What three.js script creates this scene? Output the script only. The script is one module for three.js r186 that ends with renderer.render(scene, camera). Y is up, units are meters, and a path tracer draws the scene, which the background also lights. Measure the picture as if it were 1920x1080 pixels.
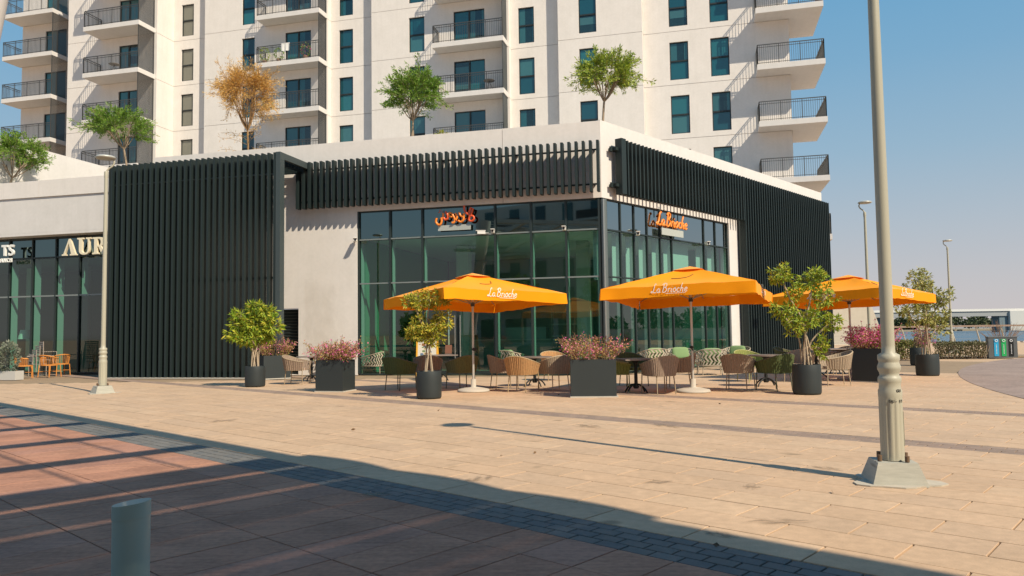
import * as THREE from 'three';
import { mergeGeometries, toCreasedNormals } from 'three/addons/utils/BufferGeometryUtils.js';
import { ImprovedNoise } from 'three/addons/math/ImprovedNoise.js';
import { FontLoader } from 'three/addons/loaders/FontLoader.js';
import { TextGeometry } from 'three/addons/geometries/TextGeometry.js';

// ---------------------------------------------------------------- camera, sky, sun, exposure
const F = 1430, EYE = 1.35, PITCH = Math.atan(84 / F), ROLL = 0.014;
const scene = new THREE.Scene();
const camera = new THREE.PerspectiveCamera(2 * Math.atan(540 / F) * 180 / Math.PI, 16 / 9, 0.1, 6000);
camera.rotation.order = 'YXZ';
camera.position.set(0, EYE, 0);
camera.rotation.set(PITCH, 0, -ROLL);
const renderer = new THREE.WebGLRenderer({ antialias: true });
renderer.toneMapping = THREE.LinearToneMapping;
renderer.toneMappingExposure = 1.29;
renderer.shadowMap.enabled = true;
{ // clear, slightly dusty sky: colour depends on the elevation only
  const W = 64, Hh = 512, d = new Float32Array(W * Hh * 4);
  const stops = [[-90, .30, .26, .21], [-3, .40, .37, .34], [0, .46, .42, .415], [3, .42, .415, .43], [7, .34, .395, .45], [12, .24, .36, .465], [18, .16, .315, .465], [25, .105, .28, .46], [45, .07, .225, .43], [90, .05, .17, .38]];
  for (let j = 0; j < Hh; j++) {
    const e = ((j + .5) / Hh - .5) * 180;
    let k = 0; while (k < stops.length - 2 && e > stops[k + 1][0]) k++;
    const a = stops[k], b = stops[k + 1], t = Math.min(1, Math.max(0, (e - a[0]) / (b[0] - a[0])));
    for (let i = 0; i < W; i++) { const o = (j * W + i) * 4; for (let c = 0; c < 3; c++) d[o + c] = a[c + 1] + (b[c + 1] - a[c + 1]) * t; d[o + 3] = 1; }
  }
  const sky = new THREE.DataTexture(d, W, Hh, THREE.RGBAFormat, THREE.FloatType);
  sky.mapping = THREE.EquirectangularReflectionMapping; sky.magFilter = sky.minFilter = THREE.LinearFilter; sky.needsUpdate = true;
  scene.background = sky; scene.environment = sky;
}
const SUN_EL = 43.5 * Math.PI / 180, SX = -.669, SZ = .743;           // horizontal travel of the light: left and away
const sun = new THREE.DirectionalLight(new THREE.Color().setRGB(1, .88, .69), 4.5);
sun.position.set(-SX * Math.cos(SUN_EL) * 90, Math.sin(SUN_EL) * 90, SZ * Math.cos(SUN_EL) * 90 - 20);
sun.target.position.set(0, 0, -20);
sun.castShadow = true; sun.shadow.mapSize.set(4096, 4096);
Object.assign(sun.shadow.camera, { left: -60, right: 60, top: 60, bottom: -60, near: 1, far: 250 });
scene.add(sun, sun.target);

// ---------------------------------------------------------------- helpers
let seed = 7;
const rnd = () => { seed = (seed + 0x6d2b79f5) | 0; let t = Math.imul(seed ^ (seed >>> 15), 1 | seed); t = (t + Math.imul(t ^ (t >>> 7), 61 | t)) ^ t; return ((t ^ (t >>> 14)) >>> 0) / 4294967296; };
const rr = (a, b) => a + (b - a) * rnd();
const V = (x, y, z) => new THREE.Vector3(x, y, z);
// pixel of the photograph -> direction (x right, y up, f forward); the distance comes from the ground or wall it meets
function ray(px, py) {
  const dx = (px - 960) / F, dy = -(py - 540) / F, c = Math.cos(ROLL), s = Math.sin(ROLL);
  const x = dx * c + dy * s, u = -dx * s + dy * c;
  return [x, u * Math.cos(PITCH) + Math.sin(PITCH), -u * Math.sin(PITCH) + Math.cos(PITCH)];
}
const ground = (px, py, y = 0) => { const d = ray(px, py), t = (y - EYE) / d[1]; return V(d[0] * t, y, -d[2] * t); };
const T1 = 14.5 * Math.PI / 180, T2 = 42.6 * Math.PI / 180;
const CO = { x: 2.85, f: 23.72 };                                     // foot of the cafe's corner
// hit of a pixel on a wall parallel to the cafe front, `off` metres in front of a line through (ox, of): [u, y, x, f]
function wallHit(px, py, ox, of, off = 0) {
  const dx = Math.cos(T1), df = -Math.sin(T1), nx = -Math.sin(T1), nf = -Math.cos(T1);
  const ax = ox + nx * off, af = of + nf * off, d = ray(px, py);
  const t = (ax * nx + af * nf) / (d[0] * nx + d[2] * nf), x = d[0] * t, f = d[2] * t;
  return [(x - ax) * dx + (f - af) * df, EYE + d[1] * t, x, f];
}
const frontHit = (px, py, off = 0) => wallHit(px, py, CO.x, CO.f, off);
const towerHit = (px, py, off = 0) => wallHit(px, py, 0, 47.5, off);
const project = (x, y, f) => { const h = y - EYE, w = h * Math.sin(PITCH) + f * Math.cos(PITCH), u = h * Math.cos(PITCH) - f * Math.sin(PITCH); return w < .2 ? null : [960 + F * (x / w - u / w * ROLL), 540 - F * (x / w * ROLL + u / w)]; };

const taken = new Map();
function numbered(n) { const k = taken.get(n) || 0; taken.set(n, k + 1); return k ? n + '_' + String(k).padStart(3, '0') : n; }
function sh(o) { o.castShadow = true; o.receiveShadow = true; return o; }
function tag(o, label, category, group, kind) { if (label) o.userData.label = label; if (category) o.userData.category = category; if (group) o.userData.group = group; if (kind) o.userData.kind = kind; return o; }
function thing(name, label, category, x = 0, y = 0, z = 0, turn = 0, group) { const g = new THREE.Group(); g.name = numbered(name); g.position.set(x, y, z); g.rotation.y = turn; scene.add(g); return tag(g, label, category, group); }
function part(parent, name, geo, mat, label) { const m = sh(new THREE.Mesh(geo, mat)); m.name = name; parent.add(m); if (label) m.userData.label = label; return m; }
function single(name, geo, mat, label, category, group, kind) { const m = sh(new THREE.Mesh(geo, mat)); m.name = numbered(name); scene.add(m); return tag(m, label, category, group, kind); }
function struct(name, geo, mat) { const m = sh(new THREE.Mesh(geo, mat)); m.name = numbered(name); m.userData.kind = 'structure'; scene.add(m); return m; }
function copyOf(o, x, y, z, turn, label, group) { const c = o.clone(); c.name = numbered(o.name.replace(/_\d{3}$/, '')); c.userData = { ...o.userData }; c.position.set(x, y, z); c.rotation.y = turn; scene.add(c); if (label) c.userData.label = label; if (group) c.userData.group = group; return c; }
// uv in metres from position and normal
function muv(g, s = 1) {
  if (g.index) g = g.toNonIndexed();
  const p = g.attributes.position, n = g.attributes.normal, uv = new Float32Array(p.count * 2);
  for (let i = 0; i < p.count; i++) {
    const ax = Math.abs(n.getX(i)), ay = Math.abs(n.getY(i)), az = Math.abs(n.getZ(i));
    let u, v; if (ay >= ax && ay >= az) { u = p.getX(i); v = p.getZ(i); } else if (ax > az) { u = p.getZ(i); v = p.getY(i); } else { u = p.getX(i); v = p.getY(i); }
    uv[2 * i] = u / s; uv[2 * i + 1] = v / s;
  }
  g.setAttribute('uv', new THREE.BufferAttribute(uv, 2)); return g;
}
const box = (w, h, d, x = 0, y = 0, z = 0) => muv(new THREE.BoxGeometry(w, h, d).translate(x, y, z));
const span = (x0, x1, y0, y1, z0, z1) => box(x1 - x0, y1 - y0, z1 - z0, (x0 + x1) / 2, (y0 + y1) / 2, (z0 + z1) / 2);
const ni = (g) => (g.index ? g.toNonIndexed() : g);
const merge = (l) => mergeGeometries(l.map((g) => { g = ni(g); for (const k of Object.keys(g.attributes)) if (!['position', 'normal', 'uv'].includes(k)) g.deleteAttribute(k); return g; }));
function bar(a, b, r, seg = 6, r2 = r) { const d = b.clone().sub(a), g = new THREE.CylinderGeometry(r2, r, d.length(), seg); g.applyQuaternion(new THREE.Quaternion().setFromUnitVectors(V(0, 1, 0), d.clone().normalize())); const m = a.clone().add(b).multiplyScalar(.5); return g.translate(m.x, m.y, m.z); }
function tube(pts, r, seg = 5, n) { return new THREE.TubeGeometry(new THREE.CatmullRomCurve3(pts), n || pts.length * 4, r, seg); }
function lathe(pts, seg = 20) { return new THREE.LatheGeometry(pts.map((p) => new THREE.Vector2(p[0], p[1])), seg); }
function extr(shape, d, bevel = 0) { return muv(new THREE.ExtrudeGeometry(shape, { depth: d, bevelEnabled: bevel > 0, bevelSize: bevel, bevelThickness: bevel, bevelSegments: 1, curveSegments: 8 })); }
const rectShape = (x0, y0, x1, y1) => { const s = new THREE.Shape(); s.moveTo(x0, y0); s.lineTo(x1, y0); s.lineTo(x1, y1); s.lineTo(x0, y1); s.closePath(); return s; };
const rectHole = (x0, y0, x1, y1) => { const s = new THREE.Path(); s.moveTo(x0, y0); s.lineTo(x0, y1); s.lineTo(x1, y1); s.lineTo(x1, y0); s.closePath(); return s; };

// ---------------------------------------------------------------- materials
const noise = new ImprovedNoise();
const fbm = (x, y, z, o = 4) => { let s = 0, a = .5, f = 1; for (let i = 0; i < o; i++) { s += a * noise.noise(x * f, y * f, z + i * 7.3); a *= .5; f *= 2; } return s; };
function texture(n, fn, srgb = true) { // fn(u, v) -> [r, g, b] 0..1
  const d = new Uint8Array(n * n * 4);
  for (let j = 0; j < n; j++) for (let i = 0; i < n; i++) { const c = fn(i / n, j / n), o = (j * n + i) * 4; d[o] = 255 * Math.min(1, Math.max(0, c[0])); d[o + 1] = 255 * Math.min(1, Math.max(0, c[1])); d[o + 2] = 255 * Math.min(1, Math.max(0, c[2])); d[o + 3] = 255; }
  const t = new THREE.DataTexture(d, n, n); t.wrapS = t.wrapT = THREE.RepeatWrapping; t.magFilter = THREE.LinearFilter; t.minFilter = THREE.LinearMipmapLinearFilter; t.generateMipmaps = true;
  if (srgb) t.colorSpace = THREE.SRGBColorSpace; t.needsUpdate = true; return t;
}
const grey = (v) => [v, v, v];
const stuccoMap = texture(512, (u, v) => { const b = fbm(u * 6, v * 6, 1) * .035 + fbm(u * 40, v * 40, 5, 3) * .025 + fbm(u * 22, v * 2.2, 9, 3) * .025; return [.97 + b, .965 + b, .955 + b * 1.1]; });
stuccoMap.repeat.set(.2, .2);
const grainBump = texture(256, (u, v) => grey(.5 + fbm(u * 60, v * 60, 3, 3) * .8), false);
const stoneMap = texture(1024, (u, v) => {
  const b = fbm(u * 9, v * 9, 2, 4) * .07 + fbm(u * 70, v * 70, 6, 3) * .09 + (rnd() - .5) * .05;
  const st = Math.max(0, fbm(u * 14, v * 14, 11, 3) - .34) * 1.1;
  const k = .93 + b - st; return [k, k * (1 - .02 * b), k * (1 - .08 * st)];
});
stoneMap.repeat.set(.16, .16);
const redMap = texture(512, (u, v) => { const b = fbm(u * 5, v * 60, 2, 4) * .14 + fbm(u * 60, v * 60, 6, 3) * .16 + fbm(u * 4, v * 4, 8, 3) * .22; return [.92 + b, .92 + b * 1.05, .92 + b * 1.1]; });
redMap.repeat.set(.4, .4);
const ropeMap = texture(256, (u, v) => { const b = .82 + .14 * Math.sin(u * 256 / 4) + fbm(u * 30, v * 8, 4, 3) * .25; return grey(b); });
const M = (r, g, b, o = {}) => { const { rough = .8, metal = 0, ...rest } = o; return new THREE.MeshStandardMaterial({ color: new THREE.Color().setRGB(r, g, b), roughness: rough, metalness: metal, ...rest }); };
const PM = (r, g, b, o = {}) => { const { rough = .8, metal = 0, ...rest } = o; return new THREE.MeshPhysicalMaterial({ color: new THREE.Color().setRGB(r, g, b), roughness: rough, metalness: metal, ...rest }); };
const stucco = M(.78, .735, .70, { rough: .92, map: stuccoMap, bumpMap: grainBump, bumpScale: .002 });
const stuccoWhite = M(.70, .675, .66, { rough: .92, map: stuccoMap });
const soffitPaint = M(.68, .60, .47, { rough: .95 });
const fin = M(.013, .024, .024, { rough: .6, metal: .1 });
const darkPanel = M(.020, .026, .026, { rough: .7 });
const steel = M(.45, .45, .42, { rough: .35, metal: .8 });
const aluminium = M(.52, .55, .52, { rough: .5, metal: .2 });
const transomGrey = M(.24, .27, .26, { rough: .45, metal: .3 });
const mullionDark = M(.030, .042, .042, { rough: .45, metal: .3 });
const cafeGlass = PM(.42, .72, .62, { rough: .012, transmission: 1, thickness: 0, ior: 1.8, side: THREE.DoubleSide });
const sideGlass = PM(.52, .78, .70, { rough: .012, transmission: 1, thickness: 0, ior: 2.0, side: THREE.DoubleSide });
const mirrorGlass = PM(.36, .41, .41, { rough: .02, metal: 1 }), darkMirror = PM(.13, .18, .18, { rough: .02, metal: 1 });           // coated spandrel glass of the top row
const lampPaint = M(.40, .375, .29, { rough: .5 });
const towerGlass = [[.010, .085, .105], [.018, .115, .13], [.008, .060, .08], [.04, .13, .14]].map((c) => PM(...c, { rough: .04, ior: 1.85 }));
const curtainMap = texture(128, (u, v) => { const f = u < .42 || u > .86 ? .62 + .2 * Math.sin(u * 110) : .30 + .06 * fbm(u * 4, v * 4, 3, 2); return [f * .9, f, f]; });
const curtainMap2 = texture(128, (u, v) => { const f = v > .55 ? .66 + .04 * Math.sin(v * 160) : .34 + .1 * fbm(u * 3, v * 3, 5, 2); return [f * .95, f, f]; });
towerGlass.push(PM(.10, .28, .30, { rough: .04, ior: 1.85, map: curtainMap }), PM(.12, .30, .32, { rough: .04, ior: 1.85, map: curtainMap2 }), PM(.05, .22, .26, { rough: .04, ior: 1.85, map: curtainMap }));
const greyGlass = PM(.16, .16, .13, { rough: .08, ior: 1.7 });
const windowFrame = M(.022, .028, .030, { rough: .5, metal: .2 });
const railPaint = M(.075, .075, .072, { rough: .5, metal: .3 });
const concrete = M(.50, .47, .42, { rough: .95, map: stuccoMap });

// ---------------------------------------------------------------- ground, water, far shore
const AQ = 42.5 * Math.PI / 180, E1 = [Math.cos(AQ), -Math.sin(AQ)], E2 = [Math.sin(AQ), Math.cos(AQ)];  // paving directions (x, forward)
const paveAt = (q, r, y = 0) => V(q * E1[0] + r * E2[0], y, -(q * E1[1] + r * E2[1]));
{
  struct('ground', new THREE.PlaneGeometry(5000, 5000).rotateX(-Math.PI / 2).translate(0, -3, 0), M(.30, .26, .20, { rough: 1 }));
  const s = new THREE.Shape(); // the land the plaza stands on (x, forward)
  [[-700, -600], [700, -600], [700, 60], [24, 66], [20, 500], [-700, 500]].forEach((p, i) => (i ? s.lineTo(p[0], p[1]) : s.moveTo(p[0], p[1])));
  const g = new THREE.ExtrudeGeometry(s, { depth: 2.9, bevelEnabled: false }).rotateX(-Math.PI / 2).translate(0, -2.935, 0);
  struct('plaza_ground', muv(g), M(.585, .402, .252, { rough: .95, map: stoneMap }));
  const wb = texture(256, (u, v) => grey(.5 + fbm(u * 18, v * 18, 4, 3) * .9), false); wb.repeat.set(.5, .12);
  struct('water', muv(new THREE.PlaneGeometry(3000, 1400).rotateX(-Math.PI / 2).translate(900, -1.0, -762)), M(.10, .145, .18, { rough: .35, bumpMap: wb, bumpScale: .05 }));
}
// ---------------------------------------------------------------- paving: every slab and sett a piece of its own near the camera, the rest joined
function slab(q0, q1, r0, r1, top, gap, th = .03) {
  const w = q1 - q0 - gap, d = r1 - r0 - gap, c = .0025, y1 = top + (rnd() - .5) * .0022, y0 = top - th;
  const pos = [], a = [[-w / 2, -d / 2], [w / 2, -d / 2], [w / 2, d / 2], [-w / 2, d / 2]];
  const P = (k, y, s) => [a[k][0] * s[0], y, a[k][1] * s[1]], f1 = [1, 1], f2 = [(w - 2 * c) / w, (d - 2 * c) / d];
  const quad = (p, q, r, s) => pos.push(...p, ...q, ...r, ...p, ...r, ...s);
  const A = [0, 1, 2, 3].map((k) => P(k, y0, f1)), B = [0, 1, 2, 3].map((k) => P(k, y1 - c, f1)), C = [0, 1, 2, 3].map((k) => P(k, y1, f2));
  quad(C[0], C[1], C[2], C[3]);
  for (let k = 0; k < 4; k++) { const n = (k + 1) % 4; quad(A[k], A[n], B[n], B[k]); quad(B[k], B[n], C[n], C[k]); }
  // frame: x -> q, z(second) -> r ; convert to world
  const cq = (q0 + q1) / 2, cr = (r0 + r1) / 2, out = new Float32Array(pos.length);
  for (let i = 0; i < pos.length; i += 3) { const q = cq + pos[i], r = cr + pos[i + 2]; out[i] = q * E1[0] + r * E2[0]; out[i + 1] = pos[i + 1]; out[i + 2] = -(q * E1[1] + r * E2[1]); }
  const g = new THREE.BufferGeometry(); g.setAttribute('position', new THREE.BufferAttribute(out, 3)); g.computeVertexNormals(); return muv(g);
}
function pave(name, pieceName, list, mats, top, gap, bedMat, bed) {
  const parent = struct(name, bed, bedMat);
  const items = list.map((t) => { // visible size in the picture decides which are pieces
    const cq = (t[0] + t[1]) / 2, cr = (t[2] + t[3]) / 2, x = cq * E1[0] + cr * E2[0], f = cq * E1[1] + cr * E2[1];
    const p = f > 1 ? project(x, 0, f) : null; return { t, f, see: p && p[0] > -150 && p[0] < 2070 && p[1] < 1230 && p[1] > 600 };
  }).filter((i) => i.see).sort((a, b) => a.f - b.f);
  items.slice(0, 295).forEach((i) => part(parent, pieceName, slab(...i.t, top, gap), mats[Math.floor(rnd() * mats.length)]));
  const rest = mats.map(() => []);
  items.slice(295).forEach((i) => rest[Math.floor(rnd() * mats.length)].push(slab(...i.t, top, gap)));
  rest.forEach((l, k) => { if (l.length) { const m = part(parent, 'far_' + pieceName + 's', merge(l), mats[k]); m.userData.kind = 'stuff'; } });
}
const quadGeo = (q0, q1, r0, r1, y) => { const a = paveAt(q0, r0, y), b = paveAt(q1, r0, y), c = paveAt(q1, r1, y), d = paveAt(q0, r1, y); const g = new THREE.BufferGeometry(); g.setAttribute('position', new THREE.BufferAttribute(new Float32Array([a, b, c, a, c, d].flatMap((p) => [p.x, p.y, p.z])), 3)); g.computeVertexNormals(); return muv(g); };
{
  const TQ = .785, TR = .389, cream = [];
  const bands = [[4.435, 13], [9.975, 9], [13.96, 28]];
  let row = 0;
  for (const [r0, n] of bands) for (let i = 0; i < n; i++, row++) {
    const shift = row % 2 ? -1.43 : -1.04;
    for (let k = -55; k < 30; k++) { const q = shift + k * TQ, cr = r0 + i * TR, x = (q + .4) * E1[0] + cr * E2[0], f = (q + .4) * E1[1] + cr * E2[1]; if (f > 23.3 + Math.max(0, (x - 3) * .85)) continue; if (Math.hypot(x - 44, f - 3.9) < 34.9) continue; cream.push([q, q + TQ, cr, cr + TR]); }
  }
  const creamMats = [[.60, .408, .258], [.62, .428, .274], [.585, .396, .25], [.61, .415, .264], [.58, .398, .257], [.605, .407, .255]].map((c) => M(...c, { rough: .85, map: stoneMap, bumpMap: grainBump, bumpScale: .001 }));
  pave('cream_paving', 'paving_slab', cream, creamMats, .008, .0125, M(.34, .24, .15, { rough: 1, map: stoneMap }), quadGeo(-60, 26, 4.43, 34, -.018));
  // grey sett strips
  const sets = (r0, rows, h, len, qa, qb, mats, name, dq) => { const l = []; for (let i = 0; i < rows; i++) for (let q = qa + (i % 2) * len / 2 + dq; q < qb; q += len) l.push([q, q + len, r0 + i * h, r0 + (i + 1) * h]); pave(name, 'sett', l, mats, .006, .012, M(.33, .29, .24, { rough: 1 }), quadGeo(qa, qb, r0, r0 + rows * h, -.015)); };
  const slate = [[.16, .155, .145], [.185, .175, .16], [.145, .145, .14], [.17, .16, .145]].map((c) => M(...c, { rough: .85, map: stoneMap }));
  const mauve = [[.33, .23, .175], [.35, .25, .19], [.30, .215, .165]].map((c) => M(...c, { rough: .9, map: stoneMap }));
  sets(3.965, 4, .1175, .2, -24, 3, slate, 'grey_sett_strip', .03);
  sets(9.495, 3, .16, .24, -34, 6, mauve, 'brown_sett_strip', .1);
  sets(13.48, 3, .16, .24, -38, 12, mauve, 'brown_sett_strip', .02);
  // terracotta slabs
  const red = [], rowsR = [[3.5, 3.963], [2.69, 3.5], [1.88, 2.69], [1.07, 1.88], [.26, 1.07], [-.55, .26], [-1.36, -.55]];
  rowsR.forEach(([a, b], i) => { for (let k = -60; k < 12; k++) { const q = -2.378 + k * .397; red.push([q, q + .397, a, b]); } });
  const redMats = [[.44, .21, .13], [.46, .225, .14], [.415, .20, .125], [.43, .215, .145]].map((c) => M(...c, { rough: .8, map: redMap, bumpMap: grainBump, bumpScale: .001 }));
  pave('terracotta_paving', 'paving_slab', red, redMats, .008, .009, M(.13, .10, .075, { rough: 1 }), quadGeo(-40, 14, -14, 3.963, -.018));
  // stains and fallen leaves on the cream slabs
  const al = (n) => texture(96, (u, v) => { const d = Math.hypot(u - .5, v - .5) * 2, k = Math.max(0, 1 - d * d * 1.3) * (.55 + 1.6 * fbm(u * 5, v * 5, n, 4)); return grey(Math.min(.55, Math.max(0, k * .9 - .12))); }, false);
  const host = scene.getObjectByName('cream_paving');
  [[1350, 1005, .34, .2], [1232, 906, .42, .24], [1410, 915, .36, .2], [1545, 880, .5, .3], [700, 930, .4, .3], [420, 790, .8, .5], [1100, 800, .7, .5], [1460, 980, .6, .25], [900, 900, .5, .3], [1250, 800, .8, .4]].forEach(([px, py, w, d], i) => { const p = ground(px, py), m = part(host, 'stain', new THREE.PlaneGeometry(w, d).rotateX(-Math.PI / 2).rotateY(-AQ + i).translate(p.x, .0115 + i * .0002, p.z), M(.30, .215, .14, { rough: .8, alphaMap: al(i), transparent: true })); m.castShadow = false; });
  // mauve paved circle at the right
  const s = new THREE.Shape(); s.absarc(44, 3.9, 36.1, 0, Math.PI * 2); const g = new THREE.ShapeGeometry(s, 160).rotateX(-Math.PI / 2).translate(0, .0145, 0);
  const pm = texture(512, (u, v) => { const b = fbm(u * 8, v * 70, 2, 3) * .25 + fbm(u * 60, v * 60, 6, 3) * .2 + fbm(u * 3, v * 3, 8, 3) * .12; return [.9 + b, .9 + b, .9 + b]; }); pm.repeat.set(.3, .3);
  struct('round_paving', muv(g), M(.36, .265, .22, { rough: .95, map: pm }));
}

// ---------------------------------------------------------------- foliage and stroke helpers
function leafMesh(list, w, l, cols, bend = .25) { // list of {p, d}; a folded rhombus for each leaf
  const n = list.length, pos = new Float32Array(n * 18), col = new Float32Array(n * 18), t = V(0, 0, 0), s = V(0, 0, 0), up = V(0, 0, 0);
  for (let i = 0; i < n; i++) {
    const { p, d, k = 1 } = list[i], L = l * k * rr(.7, 1.25), W = w * k * rr(.75, 1.2);
    t.set(rnd() - .5, rnd() - .5, rnd() - .5); s.crossVectors(d, t).normalize(); up.crossVectors(s, d).normalize();
    const b = p, m = p.clone().addScaledVector(d, L * .45).addScaledVector(up, -bend * W), e = p.clone().addScaledVector(d, L).addScaledVector(up, bend * W * .5);
    const a = m.clone().addScaledVector(s, W / 2).addScaledVector(up, bend * W), c = m.clone().addScaledVector(s, -W / 2).addScaledVector(up, bend * W);
    [b, a, e, b, e, c].forEach((q, j) => { pos[i * 18 + j * 3] = q.x; pos[i * 18 + j * 3 + 1] = q.y; pos[i * 18 + j * 3 + 2] = q.z; });
    const cc = list[i].c || cols[Math.floor(rnd() * cols.length)], br = rr(.8, 1.2);
    for (let j = 0; j < 6; j++) { col[i * 18 + j * 3] = cc[0] * br; col[i * 18 + j * 3 + 1] = cc[1] * br; col[i * 18 + j * 3 + 2] = cc[2] * br; }
  }
  const g = new THREE.BufferGeometry(); g.setAttribute('position', new THREE.BufferAttribute(pos, 3)); g.setAttribute('color', new THREE.BufferAttribute(col, 3)); g.computeVertexNormals(); return g;
}
const leafMat = PM(1, 1, 1, { rough: .6, vertexColors: true, side: THREE.DoubleSide, transmission: .3, thickness: 0, ior: 1.3 });
const petalMat = PM(1, 1, 1, { rough: .85, vertexColors: true, side: THREE.DoubleSide, transmission: .3, thickness: 0, ior: 1.2 });
const bark = M(.30, .225, .155, { rough: .95 }), paleBark = M(.42, .33, .23, { rough: .95 });
const dir = () => { let v; do v = V(rr(-1, 1), rr(-1, 1), rr(-1, 1)); while (v.lengthSq() > 1 || v.lengthSq() < .01); return v.normalize(); };

// hand-drawn script lettering: strokes in units of the x-height
const SCRIPT = {
  L: [1.25, [[[.95, 2.1], [.7, 2.3], [.5, 1.9], [.45, 1.2], [.3, .45], [0, .02], [-.25, .12], [-.1, .35], [.3, .18], [.75, -.02], [1.15, .12]]]],
  a: [1.1, [[[.85, .8], [.5, 1.0], [.15, .7], [.1, .25], [.4, 0], [.75, .3], [.88, .85], [.85, .3], [1.0, .02], [1.15, .15]]]],
  B: [1.5, [[[.35, 2.2], [.3, 1.2], [.15, 0]], [[-.1, 1.9], [.4, 2.3], [1.0, 2.2], [1.1, 1.7], [.7, 1.3], [.35, 1.2], [.9, 1.15], [1.25, .75], [1.05, .2], [.55, -.02], [.1, .1]]]],
  r: [.8, [[[.1, .95], [.2, .5], [.15, 0]], [[.18, .55], [.4, .95], [.75, .95]]]],
  i: [.55, [[[.2, .95], [.15, .35], [.25, 0], [.5, .1]], [[.24, 1.45], [.25, 1.5]]]],
  o: [1.0, [[[.5, 1.0], [.15, .75], [.12, .25], [.45, 0], [.8, .25], [.82, .75], [.5, 1.0], [.75, 1.02]]]],
  c: [.9, [[[.8, .8], [.5, 1.0], [.15, .7], [.15, .25], [.45, 0], [.85, .15]]]],
  h: [1.1, [[[.45, 2.2], [.25, 1.3], [.12, 0]], [[.16, .5], [.5, .98], [.78, .8], [.75, .3], [.85, 0], [1.05, .1]]]],
  e: [.95, [[[.15, .5], [.6, .55], [.8, .8], [.5, 1.02], [.15, .65], [.2, .15], [.55, -.02], [.9, .2]]]],
  ' ': [.35, []],
};
function scriptStrokes(text) { // list of {x, strokes} and total width
  let x = 0; const l = []; for (const ch of text) { const [w, st] = SCRIPT[ch]; if (st.length) l.push(st.map((s) => s.map(([a, b]) => [a + x + b * .22, b]))); x += w + .06; } return { letters: l, width: x };
}
function ribbon(pts, w, z) { // flat brush stroke in the plane z
  const c = new THREE.CatmullRomCurve3(pts.map((p) => V(p[0], p[1], 0))), n = pts.length * 5, pos = [];
  const L = []; for (let i = 0; i <= n; i++) { const p = c.getPoint(i / n), t = c.getTangent(i / n); const k = w * .5; L.push([p.x - t.y * k, p.y + t.x * k, p.x + t.y * k, p.y - t.x * k]); }
  for (let i = 0; i < n; i++) { const a = L[i], b = L[i + 1]; pos.push(a[0], a[1], z, a[2], a[3], z, b[2], b[3], z, a[0], a[1], z, b[2], b[3], z, b[0], b[1], z); }
  const g = new THREE.BufferGeometry(); g.setAttribute('position', new THREE.BufferAttribute(new Float32Array(pos), 3)); g.computeVertexNormals(); g.setAttribute('uv', new THREE.BufferAttribute(new Float32Array(pos.length / 3 * 2), 2)); return g;
}

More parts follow.
